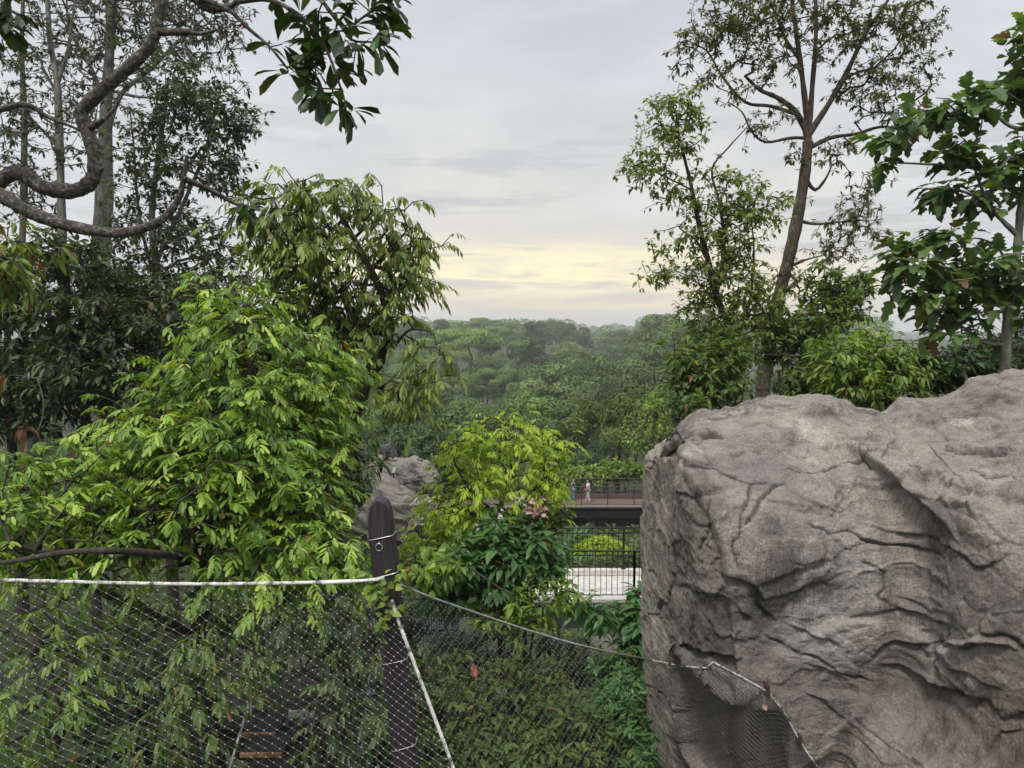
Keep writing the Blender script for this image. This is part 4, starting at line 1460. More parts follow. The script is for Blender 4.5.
def back_left_trees():
    # ---- tall trees behind on the left
    def small(f, r, p, d):
        rosettes(f, r, p, d, 7, .15, .07, OVATE, .3, .2, 1.3, .05, 0, .5, .2, .02, .05, .15)

    def fine(f, r, p, d):
        rosettes(f, r, p, d, 7, .16, .062, OVATE, .3, .2, 1.3, .05, 0, .45, .22, .05, .05, .1)
    G = None
    rng = seed(31)
    d = 27
    b = base_at(92, d)
    limbs = [dict(pts=[b, P(92, 330, d), P(97, 260, d), P(103, 180, d), P(106, 110, d), P(110, 50, d), P(113, 0, d), P(116, -80, d)], r=(.28, .13), keep=.6, n=40),
             dict(pts=[P(104, 150, d), P(120, 96, d), P(150, 70, d), P(180, 40, d), P(215, 20, d)], r=(.10, .03), n=18, **{'from': P(104, 150, d)}),
             dict(pts=[P(106, 110, d), P(92, 70, d), P(70, 30, d), P(66, -10, d)], r=(.09, .03), n=16, **{'from': P(106, 110, d)}),
             dict(pts=[P(108, 90, d), P(140, 97, d), P(170, 96, d), P(190, 84, d)], r=(.06, .02), n=14, **{'from': P(108, 90, d)})]
    blobs = [(110, 60, d, 60, 30, 1.6, 40), (150, 40, d, 60, 30, 2, 55), (215, 20, d, 35, 24, 1.6, 55), (200, 55, d, 30, 22, 1.4, 34), (120, 10, d, 60, 24, 2, 60), (70, 20, d, 40, 30, 2, 40),
             (180, 8, d, 50, 20, 1.6, 50), (90, 110, d, 30, 16, 1.4, 14), (230, 45, d, 16, 12, 1, 14), (130, -50, d, 120, 40, 3, 90)]
    make_tree('tall_tree', 'tall pale trunked tree with sparse grey green foliage, thickest trunk in the upper left', 'tree', 'tall trees at the back on the left', b, rng, limbs, blobs, fine,
              B_GREY, M_GREY, .5, .1, 0, .12, .010, 1, .45)
    rng = seed(32)
    d = 29
    b = base_at(103, d)
    limbs = [dict(pts=[b, P(102, 300, d), P(106, 262, d), P(110, 200, d), P(109, 130, d), P(110, 60, d), P(104, -40, d)], r=(.20, .07), keep=.7, n=30)]
    make_tree('tall_tree', 'slim tall tree rising just right of the thickest pale trunk', 'tree', 'tall trees at the back on the left', b, rng, limbs,
              [(100, 20, d, 40, 40, 2, 40), (85, 90, d, 30, 24, 1.6, 26), (140, -20, d, 50, 40, 2, 40)], fine, B_GREY, M_GREY, .5, .1, 0, .12, .010, 1, .45)
    rng = seed(33)
    d = 24
    b = base_at(64, d)
    limbs = [dict(pts=[b, P(63, 300, d), P(62, 230, d), P(60, 150, d), P(57, 80, d), P(50, 40, d), P(46, -30, d)], r=(.17, .07), keep=.55, n=34),
             dict(pts=[P(57, 85, d), P(68, 50, d), P(72, 20, d), P(78, -10, d)], r=(.07, .025), n=14, **{'from': P(57, 85, d)}),
             dict(pts=[P(58, 95, d), P(44, 70, d), P(38, 55, d), P(22, 38, d)], r=(.05, .02), n=12, **{'from': P(58, 95, d)}),
             dict(pts=[P(60, 150, d), P(44, 132, d), P(22, 110, d), P(6, 105, d)], r=(.05, .02), n=12, **{'from': P(60, 150, d)})]
    blobs = [(60, 40, d, 30, 30, 1.6, 30), (40, 100, d, 30, 20, 1.4, 24), (20, 120, d, 26, 30, 1.6, 30), (70, 130, d, 20, 20, 1.2, 14), (30, 60, d, 26, 20, 1.4, 18), (50, -40, d, 60, 40, 2, 40),
             (75, 160, d, 18, 24, 1.2, 16)]
    make_tree('tall_tree', 'grey barked tall tree with crooked upper branches, second trunk from the left border', 'tree', 'tall trees at the back on the left', b, rng, limbs, blobs, fine, B_GREY,
              M_GREY, .45, .1, 0, .14, .009, 1, .4)
    rng = seed(34)
    d = 26
    b = base_at(20, d)
    limbs = [dict(pts=[b, P(22, 300, d), P(24, 200, d), P(24, 110, d), P(22, 50, d), P(24, -40, d)], r=(.15, .06), keep=.4, n=30)]
    blobs = [(20, 60, d, 20, 26, 1.4, 20), (8, 120, d, 22, 26, 1.4, 26), (30, 175, d, 20, 26, 1.4, 24), (5, 190, d, 24, 26, 1.4, 28), (0, -30, d, 60, 50, 2, 50), (45, 205, d, 16, 18, 1, 14)]
    make_tree('tall_tree', 'slender tall tree with the trunk nearest the left border', 'tree', 'tall trees at the back on the left', b, rng, limbs, blobs, small, B_GREY, M_DARK, .45, .1, 0, .14,
              .009, 1, .4)
    # ---- leafy fine crowned tree
    rng = seed(35)
    d = 22
    b = base_at(168, d)
    limbs = [dict(pts=[b, P(166, 400, d), P(160, 300, d), P(152, 220, d), P(158, 160, d), P(165, 110, d), P(168, 80, d)], r=(.15, .04), keep=.35, n=36),
             dict(pts=[P(157, 260, d), P(185, 200, d), P(205, 150, d), P(215, 105, d)], r=(.07, .02), n=18, **{'from': P(157, 260, d)}),
             dict(pts=[P(160, 300, d), P(140, 220, d), P(134, 150, d), P(130, 110, d)], r=(.06, .02), n=16, **{'from': P(160, 300, d)})]
    blobs = [(180, 85, d, 34, 24, 1.4, 50), (205, 110, d, 36, 24, 1.6, 60), (165, 120, d, 34, 24, 1.4, 45), (230, 130, d, 22, 16, 1, 26), (190, 160, d, 34, 22, 1.6, 40), (222, 175, d, 22, 26, 1.2, 30),
             (160, 180, d, 30, 24, 1.4, 36), (135, 150, d, 20, 30, 1.2, 24), (150, 240, d, 34, 22, 1.6, 46), (190, 235, d, 34, 24, 1.6, 50), (225, 260, d, 24, 24, 1.4, 36), (150, 285, d, 40, 26, 1.6, 70),
             (200, 290, d, 46, 24, 1.8, 80), (245, 118, d, 12, 10, .7, 10), (130, 200, d, 14, 20, 1, 12)]
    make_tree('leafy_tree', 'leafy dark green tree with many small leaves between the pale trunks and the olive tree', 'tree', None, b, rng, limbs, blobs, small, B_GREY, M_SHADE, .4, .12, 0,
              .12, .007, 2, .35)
    # ---- dark trees that close the left background
    def dk(f, r, p, d):
        rosettes(f, r, p, d, 8, .22, .09, LANCE, .35, .22, 1.25, .05, 0, .42, .22, .008, .05, .25)
    G = None
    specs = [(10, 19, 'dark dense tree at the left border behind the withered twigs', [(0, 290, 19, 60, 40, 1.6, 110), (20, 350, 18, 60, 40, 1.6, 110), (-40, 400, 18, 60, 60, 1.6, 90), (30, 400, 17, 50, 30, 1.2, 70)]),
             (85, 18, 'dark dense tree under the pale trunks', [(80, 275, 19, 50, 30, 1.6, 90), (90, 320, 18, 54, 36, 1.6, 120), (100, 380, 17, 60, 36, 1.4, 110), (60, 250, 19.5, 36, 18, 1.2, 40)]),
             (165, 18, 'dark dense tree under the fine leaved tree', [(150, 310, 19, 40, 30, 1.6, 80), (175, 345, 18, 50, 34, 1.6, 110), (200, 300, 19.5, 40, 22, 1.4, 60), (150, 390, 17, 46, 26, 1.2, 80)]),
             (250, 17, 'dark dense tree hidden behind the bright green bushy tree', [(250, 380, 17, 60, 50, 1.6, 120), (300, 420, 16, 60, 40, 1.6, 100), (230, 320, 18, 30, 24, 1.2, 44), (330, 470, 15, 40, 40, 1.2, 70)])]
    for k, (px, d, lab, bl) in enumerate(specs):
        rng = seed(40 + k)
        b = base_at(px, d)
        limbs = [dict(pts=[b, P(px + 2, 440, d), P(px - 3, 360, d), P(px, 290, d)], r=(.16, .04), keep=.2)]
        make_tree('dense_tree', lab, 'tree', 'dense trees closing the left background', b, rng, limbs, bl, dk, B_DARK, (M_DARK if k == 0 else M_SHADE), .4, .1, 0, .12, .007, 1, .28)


def right_trees():
    def tuft(f, r, p, d):
        rosettes(f, r, p, d, 8, .115, .045, OVATE, .3, .2, 1.3, .05, 0, .48, .24, .03, .04, .12)
    # ---- tall spreading tree
    rng = seed(51)
    d = 19
    b = base_at(762, d)
    J = P(808, 142, d)
    limbs = [dict(pts=[b, P(762, 430, d), P(764, 380, d), P(776, 310, d), P(793, 240, d), P(804, 180, d), J], r=(.21, .12), keep=.9, n=40),
             dict(pts=[J, P(806, 110, d), P(800, 60, d), P(792, 0, d), P(788, -60, d)], r=(.085, .04), n=20, **{'from': J}),
             dict(pts=[J, P(812, 90, d), P(816, 30, d), P(814, -50, d)], r=(.075, .04), n=18, **{'from': J}),
             dict(pts=[P(808, 135, d), P(828, 105, d), P(848, 70, d), P(866, 32, d), P(888, 0, d), P(905, -40, d)], r=(.085, .03), n=22, **{'from': J}),
             dict(pts=[P(806, 150, d), P(830, 138, d), P(856, 134, d), P(880, 127, d), P(905, 128, d), P(925, 120, d)], r=(.06, .02), n=22, **{'from': J}),
             dict(pts=[P(806, 130, d), P(794, 110, d), P(776, 97, d), P(760, 90, d), P(745, 76, d)], r=(.085, .035), n=16, **{'from': J}),
             dict(pts=[P(796, 114, d), P(770, 106, d), P(745, 102, d), P(722, 76, d), P(708, 52, d), P(694, 44, d)], r=(.05, .018), n=20, **{'from': P(796, 112, d)}),
             dict(pts=[P(806, 138, d), P(790, 138, d), P(766, 142, d), P(752, 132, d), P(742, 112, d), P(728, 102, d)], r=(.045, .015), n=20, **{'from': P(806, 140, d)}),
             dict(pts=[P(800, 60, d), P(786, 40, d), P(776, 15, d), P(760, -20, d)], r=(.05, .02), n=14, **{'from': P(801, 62, d)}),
             dict(pts=[P(786, 268, d), P(800, 262, d), P(812, 258, d), P(826, 255, d)], r=(.05, .012), n=10, **{'from': P(786, 268, d)}),
             dict(pts=[P(797, 220, d), P(815, 224, d), P(840, 222, d), P(866, 220, d)], r=(.05, .015), n=12, **{'from': P(797, 220, d)}),
             dict(pts=[P(804, 176, d), P(815, 190, d), P(826, 178, d), P(832, 165, d)], r=(.06, .02), n=10, **{'from': P(804, 180, d)})]
    blobs = [(690, 38, d, 14, 12, .8, 10), (688, 62, d, 14, 8, .8, 7), (720, 18, d, 26, 20, 1.4, 26), (745, 40, d, 30, 22, 1.6, 30), (760, 8, d, 34, 18, 1.6, 33), (800, 10, d, 34, 22, 1.8, 35),
             (800, 50, d, 30, 18, 1.6, 19), (850, 20, d, 36, 24, 1.8, 38), (890, 25, d, 30, 20, 1.6, 32), (920, 20, d, 20, 14, 1, 15), (900, 60, d, 28, 18, 1.4, 25), (875, 85, d, 30, 16, 1.4, 22),
             (915, 82, d, 16, 12, 1, 9), (850, 80, d, 24, 16, 1.2, 12), (760, 66, d, 26, 14, 1.2, 16), (705, 86, d, 14, 9, .8, 7), (730, 96, d, 18, 8, .8, 7), (770, 122, d, 20, 12, .9, 11),
             (880, 110, d, 26, 12, 1.2, 15), (790, 152, d, 14, 8, .7, 6), (905, 128, d, 12, 8, .7, 4), (835, 48, d, 20, 16, 1.2, 12), (800, -50, d, 110, 36, 3, 68), (830, 150, d, 20, 10, .8, 6),
             (848, 205, d, 22, 26, 1, 21), (862, 225, d, 24, 14, .9, 17), (830, 245, d, 26, 18, 1, 21), (865, 180, d, 12, 14, .7, 7)]
    make_tree('tall_tree', 'tallest tree behind the boulder with a leaning brown trunk and a wide sparse crown', 'tree', None, b, rng, limbs, blobs + [(834, 160, d, 9, 9, .5, 6), (772, 330, 18.8, 14, 40, .5, 26), (790, 270, 18.9, 10, 26, .4, 8)], tuft, B_BROWN, M_TUFT, .3, .1, 0, .12,
              .0055, 2, .17)
    # ---- slender sapling with loose fresh leaves
    def loose(f, r, p, d):
        rosettes(f, r, p, d, 5, .10, .055, OVATE, .35, .2, 1.4, .0, 0, .55, .2, .004, .05, .25)
    rng = seed(52)
    d = 15
    b = base_at(735, d)
    limbs = [dict(pts=[b, P(738, 430, d), P(735, 345, d), P(718, 300, d), P(708, 260, d), P(698, 220, d), P(690, 180, d), P(680, 140, d), P(676, 112, d)], r=(.10, .018), keep=.3, n=44),
             dict(pts=[P(716, 298, d), P(724, 250, d), P(720, 205, d), P(712, 170, d), P(728, 148, d), P(748, 126, d)], r=(.045, .010), n=22, **{'from': P(716, 298, d)}),
             dict(pts=[P(708, 262, d), P(696, 240, d), P(684, 232, d), P(678, 226, d)], r=(.03, .01), n=10, **{'from': P(708, 262, d)}),
             dict(pts=[P(692, 190, d), P(668, 178, d), P(645, 168, d), P(628, 166, d)], r=(.02, .007), n=12, **{'from': P(692, 190, d)}),
             dict(pts=[P(735, 345, d), P(750, 300, d), P(754, 250, d), P(750, 210, d)], r=(.04, .012), n=16, **{'from': P(735, 345, d)}),
             dict(pts=[P(730, 320, d), P(700, 285, d), P(672, 270, d), P(648, 276, d)], r=(.018, .006), n=14, **{'from': P(730, 325, d)})]
    blobs = [(672, 110, d, 24, 20, .7, 40), (660, 145, d, 26, 24, .8, 50), (690, 130, d, 16, 26, .6, 26), (636, 170, d, 22, 12, .5, 22), (670, 190, d, 20, 16, .6, 22), (700, 200, d, 26, 34, .8, 40),
             (735, 190, d, 20, 30, .7, 46), (745, 230, d, 24, 30, .8, 64), (710, 245, d, 34, 22, .8, 46), (665, 240, d, 16, 14, .5, 12), (650, 275, d, 22, 14, .5, 16), (690, 270, d, 28, 16, .7, 30), (735, 280, d, 34, 30, .9, 96),
             (700, 310, d, 26, 24, .8, 56), (740, 330, d, 30, 30, .9, 84), (700, 345, d, 22, 16, .7, 34), (760, 195, d, 12, 22, .5, 22), (765, 300, d, 20, 30, .7, 46), (780, 210, d, 10, 20, .5, 14)]
    make_tree('slender_tree', 'slender young tree with loose fresh green leaves standing left of the leaning trunk', 'tree', None, b, rng, limbs, blobs, loose, B_DARK, M_LOOSE, .22, .1, 0, .12,
              .005, 1, .15)
    # ---- broad lobed leaves at the right border
    def broad(f, r, p, d):
        rosettes(f, r, p, d, 4, .19, .155, LOBED, .45, .2, 1.35, .2, 0, .55, .26, .03, .08, .2)
    rng = seed(53)
    d = 9.5
    b = base_at(1004, d)
    J = P(1016, 262, d)
    limbs = [dict(pts=[b, P(1004, 480, d), P(1006, 370, d), P(1008, 310, d), J, P(1022, 200, d), P(1036, 120, d), P(1046, 40, d)], r=(.075, .035), keep=.4, n=44),
             dict(pts=[P(1017, 235, d), P(1002, 220, d), P(990, 206, d), P(980, 184, d), P(972, 160, d), P(965, 140, d)], r=(.035, .010), n=18, **{'from': P(1017, 232, d)}),
             dict(pts=[P(1024, 190, d), P(1004, 186, d), P(985, 172, d), P(960, 166, d), P(925, 164, d), P(890, 163, d), P(876, 168, d)], r=(.03, .008), n=24, **{'from': P(1024, 190, d)}),
             dict(pts=[P(1030, 130, d), P(1010, 126, d), P(988, 112, d), P(950, 116, d), P(915, 130, d)], r=(.03, .008), n=18, **{'from': P(1034, 128, d)}),
             dict(pts=[P(1009, 310, d), P(990, 300, d), P(970, 285, d), P(930, 270, d), P(900, 258, d)], r=(.03, .008), n=16, **{'from': P(1009, 312, d)}),
             dict(pts=[P(1012, 285, d), P(1000, 250, d), P(975, 238, d), P(960, 250, d)], r=(.022, .007), n=14, **{'from': P(1012, 285, d)}),
             dict(pts=[P(1007, 345, d), P(985, 342, d), P(960, 325, d), P(930, 318, d)], r=(.025, .007), n=14, **{'from': P(1007, 345, d)})]
    blobs = [(895, 130, d, 18, 14, .4, 14), (930, 112, d, 26, 12, .5, 18), (970, 100, d, 28, 14, .5, 18), (885, 165, d, 8, 10, .3, 4), (960, 150, d, 22, 14, .5, 14), (945, 195, d, 20, 18, .5, 15),
             (985, 190, d, 26, 22, .5, 21), (955, 140, d, 14, 8, .3, 4), (1010, 165, d, 18, 22, .5, 15), (905, 250, d, 22, 14, .5, 15), (940, 240, d, 22, 14, .5, 14), (900, 275, d, 20, 14, .5, 15),
             (945, 275, d, 30, 18, .6, 28), (985, 265, d, 26, 20, .6, 24), (915, 300, d, 24, 14, .5, 15), (965, 305, d, 34, 20, .6, 30), (1005, 290, d, 26, 24, .6, 24), (950, 335, d, 22, 10, .5, 9),
             (1018, 70, d, 18, 24, .5, 14), (1060, 40, d, 40, 60, .8, 38), (1060, 160, d, 40, 60, .8, 39), (1010, 100, d, 16, 14, .4, 9), (1060, 290, d, 40, 60, .8, 34), (1020, 40, d, 10, 16, .3, 4), (1022, 355, d, 8, 10, .3, 4)]
    make_tree('broadleaf_tree', 'pale trunked tree with large lobed leaves at the right border above the boulder', 'tree', None, b, rng, limbs, blobs, broad, B_GREY, M_BROAD, .16, .1, 0, .12,
              .006, 0)
    # ---- trees and shrubs behind the boulder
    def bush(f, r, p, d):
        rosettes(f, r, p, d, 8, .16, .055, LANCE, .4, .22, 1.2, .05, 0, .55, .2, .006, .05, .3)

    def dim(f, r, p, d):
        rosettes(f, r, p, d, 8, .15, .065, OVATE, .35, .22, 1.25, .05, 0, .45, .22, .008, .05, .15)
    specs = [(700, 13.5, M_MID, dim, 'dark green tree immediately left of the leaning trunk behind the boulder', [(690, 375, 13.5, 26, 30, .8, 70), (716, 378, 13.5, 28, 30, .8, 100), (728, 348, 14, 20, 26, .7, 56), (690, 405, 12.6, 20, 16, .6, 30)]),
             (775, 14, M_MID, dim, 'mid green tree right of the leaning trunk behind the boulder', [(800, 340, 15, 36, 34, .9, 110), (808, 388, 14, 28, 24, .8, 84), (830, 310, 15.5, 30, 26, .9, 70), (850, 290, 16, 26, 22, .8, 44), (820, 280, 16, 20, 16, .7, 26)]),
             (845, 13, M_BRIGHT, bush, 'fresh green bushy tree behind the dip of the boulder', [(845, 375, 13, 34, 34, .9, 130), (880, 385, 13, 34, 30, .9, 110), (860, 350, 13.5, 26, 18, .7, 50), (895, 365, 13.4, 30, 20, .7, 50)]),
             (930, 13.5, M_DARK, dim, 'dark shrub behind the boulder below the large lobed leaves', [(925, 375, 13.5, 32, 26, .8, 90), (965, 370, 13.5, 30, 24, .8, 80), (990, 360, 14, 30, 24, .8, 70), (1040, 350, 14, 40, 40, 1, 80)]),
             (650, 30, M_BRIGHT, bush, 'yellow green shrub peeping out beside the upper left corner of the boulder', [(655, 410, 27, 14, 22, 1, 40), (668, 395, 27, 14, 16, 1, 34), (640, 440, 27, 8, 14, .8, 20)])]
    for k, (px, d, mt, lf, lab, bl) in enumerate(specs):
        rng = seed(60 + k)
        b = base_at(px, d)
        limbs = [dict(pts=[b, P(px, 470, d), P(px + 6, 410, d), P(px + 4, 370, d)], r=(.11, .03), keep=.3)]
        make_tree('bushy_tree', lab, 'tree', 'bushy trees behind the boulder', b, rng, limbs, bl, lf, B_DARK, mt, .3, .1, 0, .12, .006, 1, .18)


near_trees()
back_left_trees()
right_trees()
# ------------------------------------------------------------------ post, ropes and nets
M_POST = None


def post_material():
    m, t, b, out = new_mat('dark_stained_timber')
    L = t.links.new
    tc = N(t, 'ShaderNodeTexCoord')
    mp = N(t, 'ShaderNodeMapping')
    mp.inputs['Scale'].default_value = (60, 60, 2.2)
    mp.inputs['Rotation'].default_value = (0, R(-6), 0)
    L(tc.outputs['Object'], mp.inputs[0])
    n = N(t, 'ShaderNodeTexNoise')
    n.inputs['Scale'].default_value = 1
    n.inputs['Detail'].default_value = 6
    L(mp.outputs[0], n.inputs[0])
    r = ramp(t, [(.3, (.014, .010, .012)), (.5, (.026, .018, .021)), (.66, (.040, .029, .033)), (.76, (.085, .068, .070))])
    L(n.outputs['Fac'], r.inputs[0])
    L(r.outputs[0], b.inputs['Base Color'])
    b.inputs['Roughness'].default_value = .62
    bp = N(t, 'ShaderNodeBump')
    bp.inputs['Strength'].default_value = .5
    bp.inputs['Distance'].default_value = .004
    L(n.outputs['Fac'], bp.inputs['Height'])
    L(bp.outputs[0], b.inputs['Normal'])
    return m


M_STEEL = plain_mat('galvanised_wire', (.50, .50, .50), .35, .9, .08)
M_NET = plain_mat('black_net_wire', (.10, .10, .10), .4, .3, .1)
M_KNOT = plain_mat('net_ferrule', (.82, .82, .82), .30, .6, .05)
M_ROPE = None


def rope_material():
    m, t, b, out = new_mat('weathered_white_rope')
    L = t.links.new
    tc = N(t, 'ShaderNodeTexCoord')
    n = N(t, 'ShaderNodeTexNoise')
    n.inputs['Scale'].default_value = 22
    n.inputs['Detail'].default_value = 5
    L(tc.outputs['Object'], n.inputs[0])
    r = ramp(t, [(.36, (.12, .115, .10)), (.48, (.52, .51, .48)), (.6, (.68, .67, .64))])
    L(n.outputs['Fac'], r.inputs[0])
    L(r.outputs[0], b.inputs['Base Color'])
    b.inputs['Roughness'].default_value = .7
    return m


def twisted(mb, pts, r, n, strands=3, pitch=.05, mat=0, sides=4):
    """laid rope: strands winding round the line"""
    s = spline(pts, n)
    seg = np.concatenate([[0], np.cumsum(np.linalg.norm(np.diff(s, axis=0), axis=1))])
    m = max(n, int(seg[-1] / (pitch / 7)))
    u = np.linspace(0, seg[-1], m)
    q = np.stack([np.interp(u, seg, s[:, k]) for k in range(3)], 1)
    T = np.gradient(q, axis=0)
    T /= np.linalg.norm(T, axis=1)[:, None]
    U = np.cross(T, np.array((.12, .35, .93)))
    U /= np.linalg.norm(U, axis=1)[:, None]
    V = np.cross(T, U)
    for k in range(strands):
        a = u / pitch * 2 * np.pi + k * 2 * np.pi / strands
        mb.tube(q + (np.cos(a)[:, None] * U + np.sin(a)[:, None] * V) * r * .5, r * .58, sides, mat)
    return q


def lattice(mb, quad, nu, nv, rng, r, rk, bulge=.0, front=False):
    """diamond mesh over a four-cornered patch; quad = top-left, top-right, bottom-right, bottom-left curves"""
    top, bot = quad
    top, bot = spline(top, 60), spline(bot, 60)

    def along(c, t):
        s = np.linspace(0, 1, len(c))
        return np.stack([np.interp(t, s, c[:, k]) for k in range(3)], -1)
    uu, vv = np.meshgrid(np.arange(2 * nu + 1), np.arange(2 * nv + 1), indexing='ij')
    uj = (uu + rng.normal(0, .10, uu.shape)) / (2 * nu)
    vj = (vv + rng.normal(0, .10, vv.shape)) / (2 * nv)
    vj = np.where(vv == 0, 0, vj)
    G = along(top, uj) * (1 - vj)[..., None] + along(bot, uj) * vj[..., None]
    x = uu / (2 * nu)
    G[..., 1] += bulge * np.sin(np.pi * x) * np.sin(np.pi * np.clip(vv / (2 * nv), 0, 1)) + .03 * np.sin(x * 9) * np.sin(vv / (2 * nv) * 5)
    if front:      # keep the wires on the near side of the stone
        px_, py_, _ = project(G.reshape(-1, 3))
        for (i, j), px1, py1 in zip(np.ndindex(uu.shape), px_, py_):
            dv = Vector(G[i, j])
            L_ = dv.length
            hit = ROCK_BVH.ray_cast(Vector((0, 0, 0)), dv.normalized())
            if hit[0] is not None and hit[3] < L_ + .035:
                G[i, j] *= (hit[3] - .035) / L_
    ok = (uu + vv) % 2 == 0
    A, B = [], []
    for du in (-1, 1):
        i = np.argwhere(ok & (uu + du >= 0) & (uu + du <= 2 * nu) & (vv < 2 * nv))
        A.append(G[i[:, 0], i[:, 1]])
        B.append(G[i[:, 0] + du, i[:, 1] + 1])
    A, B = np.vstack(A), np.vstack(B)
    mid = (A + B) / 2 - np.array([[0, 0, .0015]])
    rr = np.full(len(A), r)
    mb.cones(A, mid, rr, rr, 3, 0)
    mb.cones(mid, B, rr, rr, 3, 0)
    K = G[ok & (vv > 0)]
    d = np.array([[rk, 0, 0], [-rk, 0, 0], [0, rk * .9, 0], [0, -rk * .9, 0], [0, 0, rk * 1.1], [0, 0, -rk * 1.1]])
    v = (K[:, None] + d[None]).reshape(-1, 3)
    f = np.array([[0, 2, 4], [2, 1, 4], [1, 3, 4], [3, 0, 4], [2, 0, 5], [1, 2, 5], [3, 1, 5], [0, 3, 5]])
    mb.add(v, (np.arange(len(K))[:, None, None] * 6 + f[None]).reshape(-1, 3), None, None, 1)
    return G


def build_net():
    rng = seed(71)
    rope = rope_material()
    # leaning post -------------------------------------------------------
    d = 4.32
    top, bot = P(378, 497, d), P(412, 812, d)
    bot2 = top + (bot - top) * 2.2
    ax = (top - bot2) / np.linalg.norm(top - bot2)
    side = np.cross(np.array((0, 1., 0)), ax)
    side /= np.linalg.norm(side)
    fwd = np.cross(ax, side)
    rot = np.stack([side, fwd, ax], 1)
    wide, deep, h = .144, .11, np.linalg.norm(top - bot2)
    root = empty('net_post', bot2, 'dark stained timber post with a rounded top, leaning and lashed to the net', 'post')
    mb = MB()
    # outline of the board: rounded shoulder on the left, clipped corner on the right
    w = wide / 2
    prof = [(-w, -h), (w, -h), (w, -.12), (w * .93, -.065), (w * .72, -.028), (w * .35, -.008), (w * .02, 0), (-w * .3, -.012), (-w * .62, -.045), (-w * .85, -.09), (-w * .97, -.15), (-w, -.2)]
    ch = .010
    rings = []
    for y, inset in ((-deep / 2, ch), (-deep / 2 + ch, 0), (deep / 2 - ch, 0), (deep / 2, ch)):
        ring = []
        for (x, z) in prof:
            k = 1 - inset / w
            ring.append((x * k, y, z - (inset if z > -.3 else 0)))
        rings.append(ring)
    V = np.array(rings).reshape(-1, 3) @ rot.T + top
    n = len(prof)
    q = [[a * n + i, a * n + (i + 1) % n, (a + 1) * n + (i + 1) % n, (a + 1) * n + i] for a in range(3) for i in range(n)]
    cf, cb = V[:n].mean(0), V[3 * n:].mean(0)
    V = np.vstack([V, cf, cb])
    tr = [[(i + 1) % n, i, 4 * n] for i in range(n)] + [[3 * n + i, 3 * n + (i + 1) % n, 4 * n + 1] for i in range(n)]
    mb.add(V, tr, q)
    mb.build('timber', post_material(), root)

    def strap(t, tilt, r=.003):
        m = MB()
        pts = []
        for a in np.linspace(0, 2 * np.pi, 33):
            c, s = np.cos(a), np.sin(a)
            x = np.sign(c) * abs(c) ** .35 * (w + r)
            y = np.sign(s) * abs(s) ** .35 * (deep / 2 + r)
            pts.append(top + side * x + fwd * y - ax * (t - tilt * x))
        m.tube(pts, r, 6)
        m.build('wire_strap', M_STEEL, root, True)
    k = d / FPX
    strap(40 * k, .12)
    strap(79 * k, .15, .004)
    strap(170 * k, .12)
    strap(262 * k, .2)
    # ring hook
    c = P(379, 547, d - .065)
    m = MB()
    m.tube([c + np.array((np.cos(a) * .019, -.004, np.sin(a) * .021)) for a in np.linspace(0, 2 * np.pi, 25)], .0026, 5)
    m.tube([c + np.array((0, -.004, .021)), c + np.array((0, .03, .028))], .003, 5)
    m.build('ring_hook', M_STEEL, root, True)

    # left net -----------------------------------------------------------
    d = 4.20
    root = empty('net_fence', P(150, 800, d), 'left black wire net hanging from a straight white rope, pale ferrules at each crossing', 'net')
    tl = [P(-140, 577, d), P(0, 580, d), P(190, 584, d), P(372, 581, d), P(396, 607, d)]
    m = MB()
    twisted(m, [P(-140, 577, d), P(0, 580, d), P(190, 584, d), P(330, 582, d), P(372, 580, d), P(384, 578, d - .04)], .011, 60, 3, .06)
    m.build('top_rope', rope, root, True)
    m = MB()
    m.tube([P(322, 582.5, d), P(352, 581.3, d)], .0125, 8)
    m.tube([P(353, 581.2, d), P(372, 580, d)], .009, 8)
    m.build('rope_sleeve', plain_mat('white_sleeve', (.72, .72, .70), .4), root, True)
    m = MB()
    topc = [P(-140, 578, d), P(0, 581, d), P(190, 585, d), P(310, 584, d), P(394, 600, d)]
    botc = [P(-140, 860, d), P(0, 860, d), P(190, 860, d), P(350, 860, d), P(480, 860, d - .25)]
    lattice(m, (topc, botc), 38, 29, rng, .0014, .0040)
    m.build('wire_mesh', [M_NET, M_KNOT], root)
    # seam rope
    m = MB()
    twisted(m, [P(392, 600, d - .03), P(398, 620, d - .03), P(425, 692, d - .12), P(454, 770, d - .2), P(490, 870, d - .3)], .011, 50, 3, .055)
    m.build('seam_rope', rope, root, True)

    # right net: falls away to the boulder ----------------------------------
    end = on_rock(652, 660, .05, 6.6)
    de = float(end[1])
    root = empty('net_fence', P(540, 790, 5.2), 'right black wire net sagging from the post down to the boulder', 'net')
    tp = [P(400, 585, 4.25), P(430, 597, 4.45), P(470, 611, 4.75), P(540, 634, 5.3), P(600, 650, 5.9), end]
    m = MB()
    q = twisted(m, tp, .008, 60, 3, .05)
    m.build('top_rope', plain_mat('grey_rope', (.30, .30, .29), .6, .2), root, True)
    m = MB()
    topc = [P(399, 588, 4.22), P(470, 611, 4.75), P(540, 634, 5.3), P(600, 650, 5.9), end]
    botc = [P(492, 875, 3.92), P(560, 872, 4.5), P(610, 868, 5.1), P(655, 858, 5.7), P(700, 850, de)]
    lattice(m, (topc, botc), 40, 34, rng, .0017, .0028)
    m.build('wire_mesh', [M_NET, M_KNOT], root)
    # part along the boulder ----------------------------------------------
    root = empty('net_fence', P(730, 790, 5.4), 'narrow strip of black wire net tied along the undercut foot of the boulder', 'net')
    edge_px = [(652, 660), (680, 666), (706, 668), (713, 662), (740, 676), (768, 692), (784, 712), (800, 742), (818, 768), (836, 800)]
    edge = [on_rock(x, y, .05, 5.6) for x, y in edge_px]
    e = np.array(edge)
    dep = e[:, 1]
